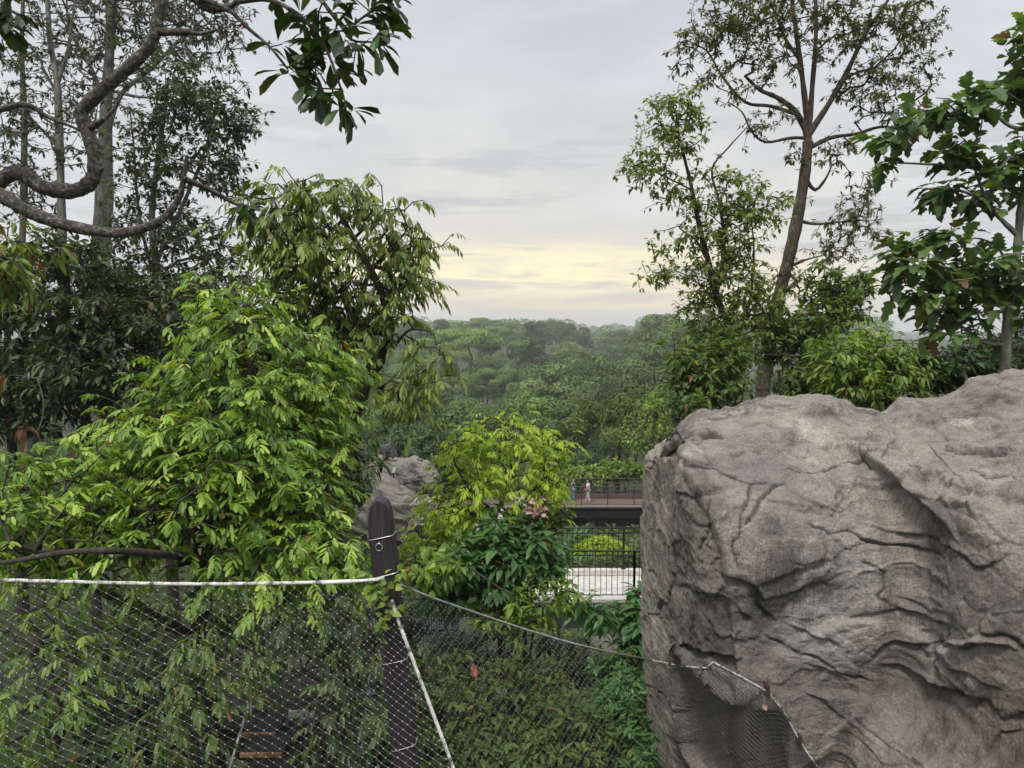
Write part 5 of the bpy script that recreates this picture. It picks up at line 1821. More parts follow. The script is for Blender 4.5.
    dep2 = np.convolve(np.concatenate([[dep[0]], dep, [dep[-1]]]), [.25, .5, .25], 'valid')
    edge = [P(x, y, min(a, b2)) for (x, y), a, b2 in zip(edge_px, dep, dep2)]
    m = MB()
    ex_ = np.array(edge_px, float)
    tt = np.linspace(0, len(ex_) - 1, 64)
    dense = [on_rock(float(np.interp(t_, range(len(ex_)), ex_[:, 0])), float(np.interp(t_, range(len(ex_)), ex_[:, 1])), .035, 5.6) for t_ in tt]
    dense = np.array(dense)
    dn_ = dense[:, 1].copy()
    for _ in range(2):
        dn_ = np.minimum(dn_, np.convolve(np.concatenate([[dn_[0]], dn_, [dn_[-1]]]), [.25, .5, .25], 'valid'))
    dense *= (dn_ / dense[:, 1])[:, None]
    cut = int(64 * 2 / (len(ex_) - 1)) + 1
    twisted(m, dense[:cut], .006, 24, 3, .05)
    twisted(m, dense[cut - 1:], .0065, 70, 3, .05)
    m.build('top_rope', rope, root, True)
    for i in (5, 7):
        mm = MB()
        c = edge[i]
        mm.box(c + np.array((.0, .03, .01)), (.035, .07, .10), None, 0, .008)
        mm.tube([c + np.array((0, -.005, .03)), c + np.array((0, .12, .04))], .008, 6)
        mm.build('bracket', plain_mat('rusty_bracket', (.045, .022, .018), .8), root)
    m = MB()
    botc = [P(x0, 850, dd - .05) for x0, dd in zip((694, 715, 735, 750, 768, 784, 800, 815, 835, 850), dep2)]
    lattice(m, (edge, botc), 26, 34, rng, .0020, .0026, front=True)
    m.build('wire_mesh', [M_NET, M_KNOT], root)

    # dry leaves caught in the nets ------------------------------------------
    dry = plain_mat('dry_leaf', (.30, .12, .07), .7, 0, .2, 30)
    pale = plain_mat('pale_dry_leaf', (.42, .24, .18), .7, 0, .2, 30)

    def dead(px, py, dd, w_, h_, ang, mt, lab):
        c = P(px, py, dd)
        rr = seed(int(px))
        n, out = 14, []
        for j in range(5):
            t = j / 4
            wj = w_ * (.15, .8, 1.0, .7, .08)[j]
            for s in (-1, -.5, 0, .5, 1):
                x = s * wj
                z = (t - .5) * h_
                y = .30 * abs(s) * wj + .012 * math.sin(t * 5 + s * 3) - .02 * t * t + rr.normal(0, .002)
                out.append((x * math.cos(ang) - z * math.sin(ang), -y, x * math.sin(ang) + z * math.cos(ang)))
        v = np.array(out) + c
        q = [[j * 5 + i, j * 5 + i + 1, j * 5 + i + 6, j * 5 + i + 5] for j in range(4) for i in range(4)]
        m = MB().add(v, None, q)
        b0 = v[22]
        m.tube([b0, b0 + np.array((.01, -.01, .03)), b0 + np.array((.02, 0, .05))], .0018, 4)
        o = m.build('dead_leaf', mt, None, True, origin=c)
        so = o.modifiers.new('thickness', 'SOLIDIFY')
        so.thickness = .0015
        set_props(o, lab, 'leaf', 'dry leaves caught in the nets')
    dead(474, 672, 4.55, .026, .10, .15, dry, 'curled red brown dry leaf caught in the right net near the white seam rope')
    dead(751, 731, float(on_rock(751, 731, .2, 5.5)[1]) - .35, .045, .08, -.5, dry, 'rust coloured dry leaf caught in the net below the boulder')
    dead(668, 670, de - .08, .035, .06, .8, pale, 'pale pinkish dry leaf caught where the right net meets the boulder')
    dead(765, 708, float(edge[5][1]) - .1, .025, .06, .4, pale, 'small pale dry leaf hanging under the rope bracket')

    # climbing vine on the post ------------------------------------------------
    rng = seed(72)
    base = P(384, 690, 4.22)
    root = empty('climbing_vine', base, 'green climbing vine with small heart shaped leaves twined round the leaning post', 'vine')
    m = MB()
    stem = spline([base, P(392, 660, 4.2), P(378, 630, 4.2), P(392, 610, 4.18), P(372, 592, 4.2), P(396, 578, 4.18), P(420, 566, 4.25), P(446, 560, 4.35)], 60)
    m.tube(stem, .004, 5)
    st2 = spline([P(380, 592, 4.2), P(366, 576, 4.25), P(352, 570, 4.3)], 16)
    m.tube(st2, .003, 5)
    m.build('stem', B_DARK, root)
    f = MB()
    pos = np.vstack([stem[14:], stem[22:46] + rng.normal(0, .03, (24, 3)), st2, stem[44:] + rng.normal(0, .04, (len(stem) - 44, 3)),
                     stem[46:] + rng.normal(0, .05, (len(stem) - 46, 3))])
    n = len(pos)
    dv = rng.normal(0, 1, (n, 3)) * (1, .5, .6) + np.array((0, -.5, -.5))
    add_leaves(f, pos + rng.normal(0, .015, (n, 3)), dv, np.array([[0, -.7, .7]]) + rng.normal(0, .3, (n, 3)), rng.uniform(.035, .062, n), rng.uniform(.028, .046, n),
               [(.1, .8), (.3, 1.0), (.65, .6)], .3, .2, tints(rng, n, .0, .15, .6))
    f.build('foliage', M_BRIGHT, root)


# ------------------------------------------------------------------ bridges
M_BLACK = plain_mat('black_painted_steel', (.018, .020, .021), .4, .2, .1)
M_CONC = plain_mat('pale_concrete', (.58, .56, .52), .85, 0, .12, 9, .3)
M_BEAM = plain_mat('dark_grey_beam', (.050, .056, .062), .6, 0, .1, 6)


def railing(name, label, a, b, height, rails, spacing, group=None, r=.018, rb=.008, posts=1.5, kick=None, bend=None):
    """straight railing from a to b (bottom line); optional bend at the end to a third point"""
    path = [np.asarray(a, float), np.asarray(b, float)] + ([np.asarray(bend, float)] if bend is not None else [])
    root = empty(name, path[0], label, 'railing', group)
    up = np.array((0, 0, 1.))
    for hgt, rad in rails:
        m = MB()
        m.tube([p + up * hgt for p in path], rad, 8)
        m.build('rail', M_BLACK, root, True)
    bal = MB()
    for p, q in zip(path[:-1], path[1:]):
        L = np.linalg.norm(q - p)
        nb = max(1, int(L / spacing)) if spacing else -1
        for i in range(nb + 1):
            c = p + (q - p) * i / nb
            bal.tube([c + up * .06, c + up * (rails[0][0] - .02)], rb, 5)
        k = max(1, int(L / posts))
        for i in range(k + 1):
            c = p + (q - p) * i / k
            m = MB()
            m.box(c + up * (rails[0][0] / 2), (.05, .05, rails[0][0]), None, 0, .006)
            m.box(c + up * .006, (.11, .11, .012))
            m.build('post', M_BLACK, root)
    if spacing:
        bal.build('balusters', M_BLACK, root)
    return root


def build_bridges():
    # lower bridge ----------------------------------------------------------
    dn, df = 16.0, 17.55
    zf = float(P(600, 598, dn)[2])
    x0, x1 = (478 - 512) / FPX * dn, 5.2
    m = MB()
    yc = (dn + df) / 2
    m.box(((x0 + x1) / 2, yc, zf - .045), (x1 - x0, df - dn + .12, .09), None, 0, .01)
    root = empty('footbridge', ((x0 + x1) / 2, yc, zf - .7), 'lower footbridge with a pale concrete deck over a dark grey beam', 'bridge')
    m.build('deck', M_CONC, root)
    m = MB()
    m.box(((x0 + x1) / 2, dn + .03, zf - .095 - .28), (x1 - x0, .18, .56), None, 0, .01)
    m.build('beam', M_BEAM, root)
    m = MB()
    m.box(((x0 + x1) / 2, df - .03, zf - .095 - .28), (x1 - x0, .18, .56), None, 0, .01)
    m.build('beam', M_BEAM, root)
    m = MB()
    m.box(((x0 + x1) / 2, df - .02, zf + .075), (x1 - x0, .16, .146), None, 0, .015)
    m.build('kerb', M_CONC, root)
    for xx in (x0 + .6, x1 - .8):
        m = MB()
        g = float(gz(xx, yc))
        m.box((xx, yc, (zf - .66 + g - .3) / 2), (.35, 1.0, zf - .66 - g + .3), None, 0, .02)
        m.build('pier', M_CONC, root)
    up = np.array((0, 0, 1.))
    a, b = P(478, 597, dn), P(634, 597, dn)
    a[2] = b[2] = zf + .001
    bend = np.array((b[0] + .95, dn - .75, zf + .22))
    railing('railing', 'near black railing of the lower bridge with a bend beside the boulder', a, b, 1.0, [(1.06, .022), (.96, .016), (.07, .012)], .122, 'railings of the bridges', bend=bend)
    a, b = P(470, 568, df), P(700, 568, df)
    a[2] = b[2] = zf + .15
    railing('railing', 'far black railing of the lower bridge behind the pale deck', a, b, 1.0, [(1.0, .022), (.87, .016), (.07, .012)], .122, 'railings of the bridges')
    # ramp rail on the left
    a, b = P(432, 590, 13.6), P(476, 597, dn)
    a2 = np.array((a[0] - .3, 13.0, zf - .75))
    railing('railing', 'sloping black stair railing half hidden by leaves left of the lime tree', a2, np.array((x0 - .1, dn, zf - .02)), 1.0, [(1.05, .022), (.9, .016), (.07, .012)], .122,
            'railings of the bridges')
    # stair flight under that railing
    st = empty('stairs', (x0 - .6, 14.4, zf - .9), 'short dark stair flight climbing to the left end of the lower bridge', 'stairs')
    for i in range(5):
        t = (i + .5) / 5
        c = a2 + (np.array((x0 - .1, dn, zf)) - a2) * t
        m = MB()
        m.box((c[0] - .55, c[1], a2[2] + .15 * i + .02), (1.1, .55, .13), None, 0, .01)
        m.build('tread', M_BEAM, st)

    # far bridge --------------------------------------------------------------
    dn, df = 49.0, 51.3
    zf = float(P(600, 506.5, dn)[2])
    x0, x1 = (395 - 512) / FPX * dn, 24.0
    yc = (dn + df) / 2
    root = empty('footbridge', ((x0 + x1) / 2, yc, zf - 1.2), 'far footbridge with a brown deck and dark underside, two people on it', 'bridge')
    m = MB()
    m.box(((x0 + x1) / 2, yc, zf - .06), (x1 - x0, df - dn + .1, .12), None, 0, .02)
    m.build('deck', plain_mat('brown_deck', (.11, .075, .058), .8, 0, .15, 8), root)
    m = MB()
    m.box(((x0 + x1) / 2, dn - .035, zf + .02), (x1 - x0, .05, .12), None, 0, .01)
    m.build('edge_strip', plain_mat('grey_edge', (.25, .25, .24), .6), root)
    m = MB()
    m.box(((x0 + x1) / 2, dn + .25, zf - .125 - .35), (x1 - x0, .3, .7), None, 0, .02)
    m.build('beam', M_BLACK, root)
    for xx in np.arange(x0 + 2, x1, 5.5):
        m = MB()
        g = float(gz(xx, yc))
        m.box((xx, yc, (zf - .13 + g - .5) / 2), (.6, 1.6, zf - .13 - g + .5), None, 0, .03)
        m.build('pier', plain_mat('dark_pier', (.06, .055, .05), .9), root)
    m = MB()
    # low timber panel on the far side
    m.box(((x0 + x1) / 2, df - .02, zf + .18), (x1 - x0, .05, .32), None, 0, .01)
    m.build('side_panel', plain_mat('brown_panel', (.10, .058, .045), .75, 0, .18, 5), root)
    a, b = np.array((x0, dn, zf + .03)), np.array((x1, dn, zf + .03))
    railing('railing', 'near railing of the far bridge with widely spaced posts', a, b, 1.2, [(1.30, .03), (1.02, .022), (.55, .014), (.10, .012)], 0, 'railings of the bridges', .02, .012, 1.75)
    a, b = np.array((x0, df, zf + .03)), np.array((x1, df, zf + .03))
    railing('railing', 'far railing of the far bridge behind the two people', a, b, 1.2, [(1.38, .035), (1.05, .022), (.8, .014), (.54, .012)], 0, 'railings of the bridges', .02, .012, 1.75)
    # dark retaining wall of rock below
    m = MB()
    xs = np.linspace(x0 - 2, x1, 60)
    zs = np.linspace(zf - 6.5, zf - .5, 14)
    X, Z = np.meshgrid(xs, zs)
    Yw = dn + .9 + .5 * fbm(np.stack([X.ravel() * .5, X.ravel() * 0, Z.ravel() * .8], 1), 4, 5).reshape(X.shape)
    f_ = np.stack([X, Yw, Z], -1).reshape(-1, 3)
    bk = np.stack([X, Yw * 0 + df + 1.5, Z], -1).reshape(-1, 3)
    i = (np.arange(13)[:, None] * 60 + np.arange(59)[None])
    q = np.stack([i, i + 1, i + 61, i + 60], -1).reshape(-1, 4)
    m.add(f_, None, q)
    m.add(bk, None, q[:, ::-1])
    rim = [[k, k + 1, 840 + k + 1, 840 + k] for k in range(59)] + [[780 + k, 840 + 780 + k, 840 + 780 + k + 1, 780 + k + 1] for k in range(59)]
    rim += [[60 * k, 840 + 60 * k, 840 + 60 * k + 60, 60 * k + 60] for k in range(13)] + [[60 * k + 59, 60 * k + 119, 840 + 60 * k + 119, 840 + 60 * k + 59] for k in range(13)]
    m.f4.append(np.array(rim))
    m.m4.append(np.zeros(len(rim), int))
    o = m.build('retaining_wall', rock_material('dark_wall_rock', .35), None, True, origin=((x0 + x1) / 2, df + 2, zf - 6.5))  # rock with its base tones darkened all over
    set_props(o, 'dark rough retaining wall in the shade under the far bridge', 'wall')

    # clipped dome bush and planting behind the lower bridge
    def tiny(f, r, p, d):
        rosettes(f, r, p, d, 8, .085, .045, OVATE, .2, .2, 1.3, .1, 0, .62, .14, .0, .02, .0)
    rng = seed(81)
    d = 20.5
    b = base_at(600, d)
    u = rng.normal(0, 1, (900, 3))
    u[:, 2] = np.abs(u[:, 2])
    u /= np.linalg.norm(u, axis=1)[:, None]
    c = P(600, 566, d)
    ex = c + u * np.array((1.0, 1.0, .78)) * rng.uniform(.9, 1.0, (900, 1))
    make_tree('dome_bush', 'round clipped bright green bush behind the railings of the lower bridge', 'bush', None, b, rng,
              [dict(pts=[b, (b + c) / 2, c - (0, 0, .2)], r=(.06, .03), keep=.5)], [(600, 560, d, 20, 8, .4, 10)], tiny, B_DARK, M_LIME, .3, .05, 0, .05, .004, 0, extra=ex)

    def lf(f, r, p, d):
        rosettes(f, r, p, d, 7, .20, .07, LANCE, .35, .22, 1.25, .1, 0, .5, .2, .01, .05, .15)
    specs = [(560, 19.4, M_COOL, 'low planting of mixed leaves behind the pale kerb, left of the dome bush', [(540, 560, 19.4, 34, 14, .4, 60), (580, 566, 19.2, 20, 10, .3, 30), (575, 545, 21, 16, 16, .5, 30)]),
             (635, 19.4, M_MID, 'low planting behind the pale kerb, right of the dome bush', [(630, 562, 19.2, 22, 12, .4, 44), (660, 555, 19.6, 24, 18, .5, 50)]),
             (605, 18.6, M_MID, 'strip of dark leaved planting directly behind the pale kerb', [(600, 570, 18.7, 34, 7, .2, 50)])]
    for k, (px, d, mt, lab, bl) in enumerate(specs):
        rng = seed(82 + k)
        b = base_at(px, d)
        make_tree('planting_shrub', lab, 'shrub', 'planting behind the lower bridge', b, rng, [dict(pts=[b, (b + P(px, 565, d)) / 2, P(px, 568, d)], r=(.05, .02), keep=.6)], bl, lf, B_DARK, mt, .3, .05, 0, .1,
                  .004, 1, .14)
    # pink flowering shrub beside the lime tree
    rng = seed(86)
    d = 11.2
    b = base_at(530, d)

    def fl(f, r, p, d_):
        rosettes(f, r, p, d_, 6, .14, .06, OVATE, .3, .2, 1.2, .1, 0, .5, .2, .0, .04, .1)
        c1 = np.array([P(x, y, 10.75) for x, y in ((535, 509), (530, 512), (541, 512), (538, 506))])
        n = 60
        pos = c1[r.integers(0, 4, n)] + r.normal(0, .05, (n, 3))
        dv = r.normal(0, 1, (n, 3)) + np.array((0, -.6, .4))
        add_leaves(f, pos, dv, np.array([[0, -.5, 1.]]) + r.normal(0, .3, (n, 3)), .085, .06, OBOV, .3, .2, tints(r, n, 0, .2, .6), 1)
        c2 = np.array([P(x, y, 10.75) for x, y in ((516, 497), (522, 501), (500, 514), (482, 527))])
        n = 36
        pos = c2[r.integers(0, 4, n)] + r.normal(0, .05, (n, 3))
        dv = r.normal(0, 1, (n, 3)) + np.array((0, -.6, .4))
        add_leaves(f, pos, dv, np.array([[0, -.5, 1.]]) + r.normal(0, .3, (n, 3)), .075, .05, OBOV, .3, .2, tints(r, n, 0, .2, .6), 2)
    pink = leaf_mat('pink_petal', [(0, (.62, .28, .42)), (.5, (.72, .36, .50)), (1, (.78, .52, .60))], .6, .3, .2, 1.0)
    white = leaf_mat('white_petal', [(0, (.62, .55, .60)), (1, (.80, .76, .78))], .6, .3, .2, 1.0)
    make_tree('flowering_shrub', 'flowering shrub with pink and white blossoms partly hidden by the lime green tree', 'shrub', None, b, rng,
              [dict(pts=[b, P(525, 640, d), P(525, 560, d)], r=(.05, .02), keep=.4)], [(530, 525, d, 26, 14, .5, 50), (545, 520, d, 14, 12, .4, 24), (500, 530, d, 20, 14, .4, 30)], fl, B_DARK, [M_MID, pink, white],
              .25, .05, 0, .1, .004, 1, .1)


# ------------------------------------------------------------------ outcrop, statue, people, stairs
def lump(name, label, c, size, sd, tilt=0.0, cat='rock', dark=1.25):
    """free-standing stone: a squarish ellipsoid broken into plates"""
    n, mm = 150, 96
    th = np.linspace(0, 2 * np.pi, n, endpoint=False)
    ph = np.linspace(-np.pi / 2, np.pi / 2, mm)
    T, F = np.meshgrid(th, ph)
    v = np.stack([np.cos(T) * np.cos(F), np.sin(T) * np.cos(F), np.sin(F)], -1).reshape(-1, 3)
    u = v.copy()
    v = np.sign(v) * np.abs(v) ** .85
    big = max(size)
    rel, crack = plates(u * 1.6 + sd, u * 1.6 + sd, ((.9, .40, sd * 10), (2.0, .17, sd * 10 + 31), (4.4, .06, sd * 10 + 61)))
    rr = 1 + .16 * fbm(u * 1.1 + sd, 2, sd) + .7 * rel + .02 * fbm(u * 9, 3, sd + 4)
    v = v * rr[:, None] * np.array(size)
    ct, st_ = math.cos(tilt), math.sin(tilt)
    v = np.stack([v[:, 0] * ct - v[:, 2] * st_, v[:, 1], v[:, 0] * st_ + v[:, 2] * ct], 1)
    j = np.arange(n)[None]
    i = np.arange(mm - 1)[:, None] * n
    q = np.stack([i + j, i + (j + 1) % n, i + n + (j + 1) % n, i + n + j], -1).reshape(-1, 4)
    o = MB().add(v + np.asarray(c), None, q, .5 + .5 * crack).build(name, rock_material('outcrop_rock', dark, None, max(1.0, big * 1.2)), None, True,
                                                                   origin=np.asarray(c) - np.array((0, 0, size[2])))
    set_props(o, label, cat)
    return o


def skin_mesh(name, verts, edges, radii, mat, parent, sub=2, root=0):
    me = bpy.data.meshes.new(name)
    pw = np.array(parent_world(parent)) if parent is not None else np.zeros(3)
    me.from_pydata([tuple(np.asarray(v, float) - pw) for v in verts], edges, [])
    o = bpy.data.objects.new(name, me)
    COL.objects.link(o)
    if parent is not None:
        o.parent = parent
    md = o.modifiers.new('skin', 'SKIN')
    for i, r in enumerate(radii):
        rr = r if isinstance(r, (tuple, list)) else (r, r)
        me.skin_vertices[0].data[i].radius = rr
        me.skin_vertices[0].data[i].use_root = (i == root)
    md.use_smooth_shade = True
    s = o.modifiers.new('sub', 'SUBSURF')
    s.levels = s.render_levels = sub
    me.materials.append(mat)
    return o


def person(base, face, label, shirt, trousers, hair, pose, bag=None):
    """standing figure 1.66 m tall; face = heading in the ground plane"""
    f = np.array((math.sin(face), math.cos(face), 0))
    s = np.array((f[1], -f[0], 0))
    u = np.array((0, 0, 1.))
    B = np.asarray(base, float)
    q = lambda a, b, c: B + s * a + f * b + u * c
    root = empty('person', B, label, 'person')
    skin = plain_mat('skin', (.42, .27, .19), .6, 0, .05)
    stride, arm = pose
    V = [q(0, 0, .93), q(0, .0, 1.10), q(0, .0, 1.27), q(0, .01, 1.37), q(0, .015, 1.43), q(0, .03, 1.52), q(0, .035, 1.60),
         q(.09, 0, .88), q(.095, stride * .55 + .02, .48), q(.095, stride - .02, .09), q(.10, stride + .11, .03),
         q(-.09, 0, .88), q(-.095, -stride * .45 + .03, .48), q(-.095, -stride - .02, .09), q(-.10, -stride + .11, .03),
         q(.17, 0, 1.34), q(.21, arm * .3 - .03, 1.09), q(.19, arm + .05, .90), q(.185, arm + .08, .82),
         q(-.17, 0, 1.34), q(-.21, -.05, 1.09), q(-.20, .06, .89), q(-.195, .09, .81), q(0, .095, 1.53)]
    E = [(0, 1), (1, 2), (2, 3), (3, 4), (4, 5), (5, 6), (0, 7), (7, 8), (8, 9), (9, 10), (0, 11), (11, 12), (12, 13), (13, 14), (3, 15), (15, 16), (16, 17), (17, 18), (3, 19), (19, 20), (20, 21), (21, 22),
         (5, 23)]
    Rr = [(.13, .10), (.12, .09), (.14, .10), (.10, .08), .052, .082, .075, .085, .058, .040, .038, .085, .058, .040, .038, .055, .042, .030, .034, .055, .042, .030, .034, .03]
    skin_mesh('body', V, E, Rr, skin, root, 2)
    sv = [q(0, 0, .95), q(0, 0, 1.10), q(0, 0, 1.27), q(0, .01, 1.365), q(.17, 0, 1.335), q(.205, arm * .25 - .02, 1.14), q(-.17, 0, 1.335), q(-.205, -.04, 1.14)]
    skin_mesh('shirt', sv, [(0, 1), (1, 2), (2, 3), (3, 4), (4, 5), (3, 6), (6, 7)], [(.155, .125), (.145, .115), (.165, .125), (.105, .095), .075, .062, .075, .062], shirt, root, 2)
    tv = [q(0, 0, .95), q(.09, 0, .86), q(.095, stride * .55 + .02, .48), q(.095, stride - .02, .11), q(-.09, 0, .86), q(-.095, -stride * .45 + .03, .48), q(-.095, -stride - .02, .11)]
    skin_mesh('trousers', tv, [(0, 1), (1, 2), (2, 3), (0, 4), (4, 5), (5, 6)], [(.15, .115), .10, .075, .062, .10, .075, .062], trousers, root, 2)
    hv = [q(0, .0, 1.60), q(0, -.02, 1.645), q(0, -.055, 1.55), q(0, -.05, 1.47)]
    skin_mesh('hair', hv, [(0, 1), (0, 2), (2, 3)], [.085, .06, .07, .045], hair, root, 2)
    if bag:
        m = MB()
        m.box(q(-.16, .10, .93), (.24, .14, .20), None, 0, .04)
        m.tube([q(-.16, .08, 1.0), q(-.05, .13, 1.2), q(.12, .04, 1.37)], .015, 5)
        o = m.build('shoulder_bag', bag, root)
    return root


def build_small_things():
    # pale rocks on the left beyond the post
    d = 38
    lump('rock', 'pale grey sloping rock slab just above the leaning post', P(382, 512, d), (3.0, 1.8, 1.75), 3, -.42, dark=1.2)
    lump('rock', 'brownish grey rock with a stone animal on top', P(393, 484, d + 3.0), (2.1, 1.5, 1.45), 8, -.05, dark=1.05)
    lump('rock', 'rounded grey rock at the right end of the far outcrop', P(416, 484, d + 1.2), (1.15, 1.2, 1.15), 14, -.3, dark=1.1)
    lump('rock', 'small tan rock half hidden by the lime green tree', P(425, 515, d - 2), (.8, .9, .8), 21, dark=1.3)
    # dark boulder and dry leaf litter in the shade under the lower bridge
    lump('rock', 'small pale rock in the shade under the right end of the lower bridge', P(606, 655, 12.6), (.42, .4, .3), 31, .2)
    lump('rock', 'pale rock glimpsed through the left net above the timber steps', P(292, 676, 10.5), (.34, .3, .26), 41)
    lump('rock', 'grey rock on the dark bank behind the timber steps', P(285, 715, 10.2), (.9, .6, .55), 45, dark=.5)
    # stone animal
    dd = 40.6
    g = P(389, 459.5, dd)
    stone = plain_mat('dark_stone', (.075, .075, .082), .75, 0, .2, 8, .4)
    root = empty('animal_statue', g, 'dark grey stone animal with an arched back standing on the far rock', 'statue')
    k = dd / FPX
    at = lambda x, y, s=0.0: np.array((g[0] + (x - 389) * k, dd + s, g[2] + (459.5 - y) * k))
    V = [at(388, 448.5), at(384.5, 449), at(381.5, 451), at(380, 453.5), at(391.5, 447.5), at(394.5, 450), at(396.5, 454), at(397.8, 458),
         at(393.5, 454.5, -.2), at(393.6, 458.3, -.22), at(393.0, 454.5, .2), at(393.4, 458.3, .22),
         at(384.8, 453.8, -.2), at(384.2, 458.3, -.22), at(385.4, 453.8, .2), at(384.8, 458.3, .22), at(382.2, 448.6, -.14), at(382.4, 448.6, .14)]
    E = [(0, 1), (1, 2), (2, 3), (0, 4), (4, 5), (5, 6), (6, 7), (5, 8), (8, 9), (5, 10), (10, 11), (1, 12), (12, 13), (1, 14), (14, 15), (2, 16), (2, 17)]
    Rr = [(.29, .32), (.26, .28), (.17, .19), .10, (.30, .32), (.22, .26), .06, .04, .11, .085, .11, .085, .10, .08, .10, .08, .05, .05]
    skin_mesh('body', V, E, Rr, stone, root, 2)
    # notice board and orange marker on the rock
    d0 = 37.5
    b = P(393.5, 478, d0 + .4)
    root = empty('sign_board', b, 'small white tilted notice board on a post at the far rock', 'sign')
    m = MB()
    m.tube([b, P(393.8, 468, d0 + .3)], .03, 6)
    m.build('post', M_BLACK, root)
    m = MB()
    c, s = math.cos(-.3), math.sin(-.3)
    rot = np.array([[c, 0, -s], [0, 1, 0], [s, 0, c]])
    m.box(P(394, 470, d0 + .2), (.16, .04, .30), rot, 0, .01)
    m.build('panel', plain_mat('white_panel', (.75, .75, .74), .5), root)
    b = P(384.5, 468, d0 + .6)
    root = empty('marker_post', b, 'thin orange marker post on the far rock', 'post')
    m = MB()
    m.tube([b, P(384.3, 457, d0 + .6)], .035, 6)
    m.build('shaft', plain_mat('orange_paint', (.45, .17, .05), .6), root)
    m = MB()
    m.box(P(384.3, 456.8, d0 + .6), (.09, .09, .05), None, 0, .01)
    m.build('cap', plain_mat('dull_orange', (.35, .13, .05), .6), root)
    # people on the far bridge
    zf = float(P(600, 506.5, 49)[2])
    whites = plain_mat('white_cotton', (.74, .73, .72), .9)
    grey = plain_mat('pale_grey_cloth', (.48, .47, .46), .9)
    jeans = plain_mat('blue_denim', (.09, .17, .30), .9)
    black = plain_mat('black_hair', (.02, .016, .014), .6)
    x = (589.5 - 512) / FPX * 49.7
    person((x, 49.9, zf), R(-70), 'person in white shirt and pale grey trousers with a red bag on the far bridge', whites, grey, black, (.16, .12), plain_mat('red_bag', (.32, .06, .05), .6))
    x = (574.5 - 512) / FPX * 49.7
    person((x, 50.2, zf), R(120), 'person in blue jeans on the far bridge, upper body hidden by lime green leaves', plain_mat('navy_cloth', (.10, .16, .26), .9), jeans, black, (.13, .08))
    # timber steps low behind the left net
    d = 8.0
    orange = bark_mat('orange_lit_timber', (.16, .075, .03), (.34, .18, .08), (.50, .30, .15), 6, .3, 1)  # orange light on the step edges is put into this timber colour
    dark = plain_mat('dark_timber', (.014, .012, .010), .8)
    c = P(258, 735, d)
    root = empty('timber_stairs', (c[0], d, c[2] - .9), 'timber steps with edges coloured orange as if lit, seen through the left net', 'stairs')
    for i, (px, py, dd, wpx) in enumerate(((259, 734, 8.2, 36), (262, 754, 7.8, 44), (265, 778, 7.45, 52), (268, 806, 7.1, 60))):
        p = P(px, py, dd)
        wd = wpx / FPX * dd
        t = MB()
        t.box(p + np.array((0, .17, 0)), (wd, .36, .05), None, 0, .008)
        tr_ = t.build('tread', dark, root)
        n = MB()
        n.box(p + np.array((0, -.028, .004)), (wd + .004, .035, .052), None, 0, .006)
        n.build('nosing', orange, tr_)
    # handrail pole and white plate
    b = P(233, 745, 7.9)
    root = empty('handrail_pole', b, 'slanting grey metal handrail pole beside the timber steps', 'handrail')
    m = MB()
    m.tube([P(228, 775, 7.6), P(251, 696, 8.3)], .018, 8)
    m.build('tube', M_STEEL, root, True)
    m = MB()
    m.tube([P(251, 696, 8.3), P(251, 740, 8.3)], .014, 8)
    m.build('upright', M_STEEL, root, True)
    c = P(302, 714, 8.9)
    root = empty('sign_plate', c - np.array((0, 0, .5)), 'small pale plate on a peg at the top of the timber steps', 'sign')
    m = MB()
    m.box(c, (.34, .02, .09), None, 0, .005)
    m.build('plate', plain_mat('pale_plate', (.55, .56, .55), .5), root)
    m = MB()
    m.tube([c + np.array((0, .02, .03)), c - np.array((0, -.02, .5))], .015, 6)
    m.build('peg', M_BLACK, root)


build_net()
build_bridges()
build_small_things()
# ------------------------------------------------------------------ valley forest
def crown_cards(rng, blobs, n, size, fine=1.0):
    """leaf clumps scattered over the lobes of a crown: one folded blade each, denser near the lobe skin"""
    w = np.array([b[3] ** 2 for b in blobs])
    idx = rng.choice(len(blobs), n, p=w / w.sum())
    bl = np.array([(b[0], b[1], b[2], b[3], b[4]) for b in blobs])[idx]
    u = rng.normal(0, 1, (n, 3))
    u[:, 2] = np.where(rng.random(n) < .85, np.abs(u[:, 2]), u[:, 2])
    u /= np.linalg.norm(u, axis=1)[:, None]
    rr = 1 - np.abs(rng.normal(0, .10, n))
    pos = bl[:, :3] + u * rr[:, None] * np.stack([bl[:, 3], bl[:, 3], bl[:, 4]], 1)
    q = rng.normal(0, 1, (n, 3))
    d = q - u * np.sum(q * u, 1)[:, None] * .85 - np.array((0, 0, .15))
    up = u + rng.normal(0, .28, (n, 3)) + np.array((0, 0, .15))
    return pos, d, up, rng.normal(0, 1, len(blobs))[idx]


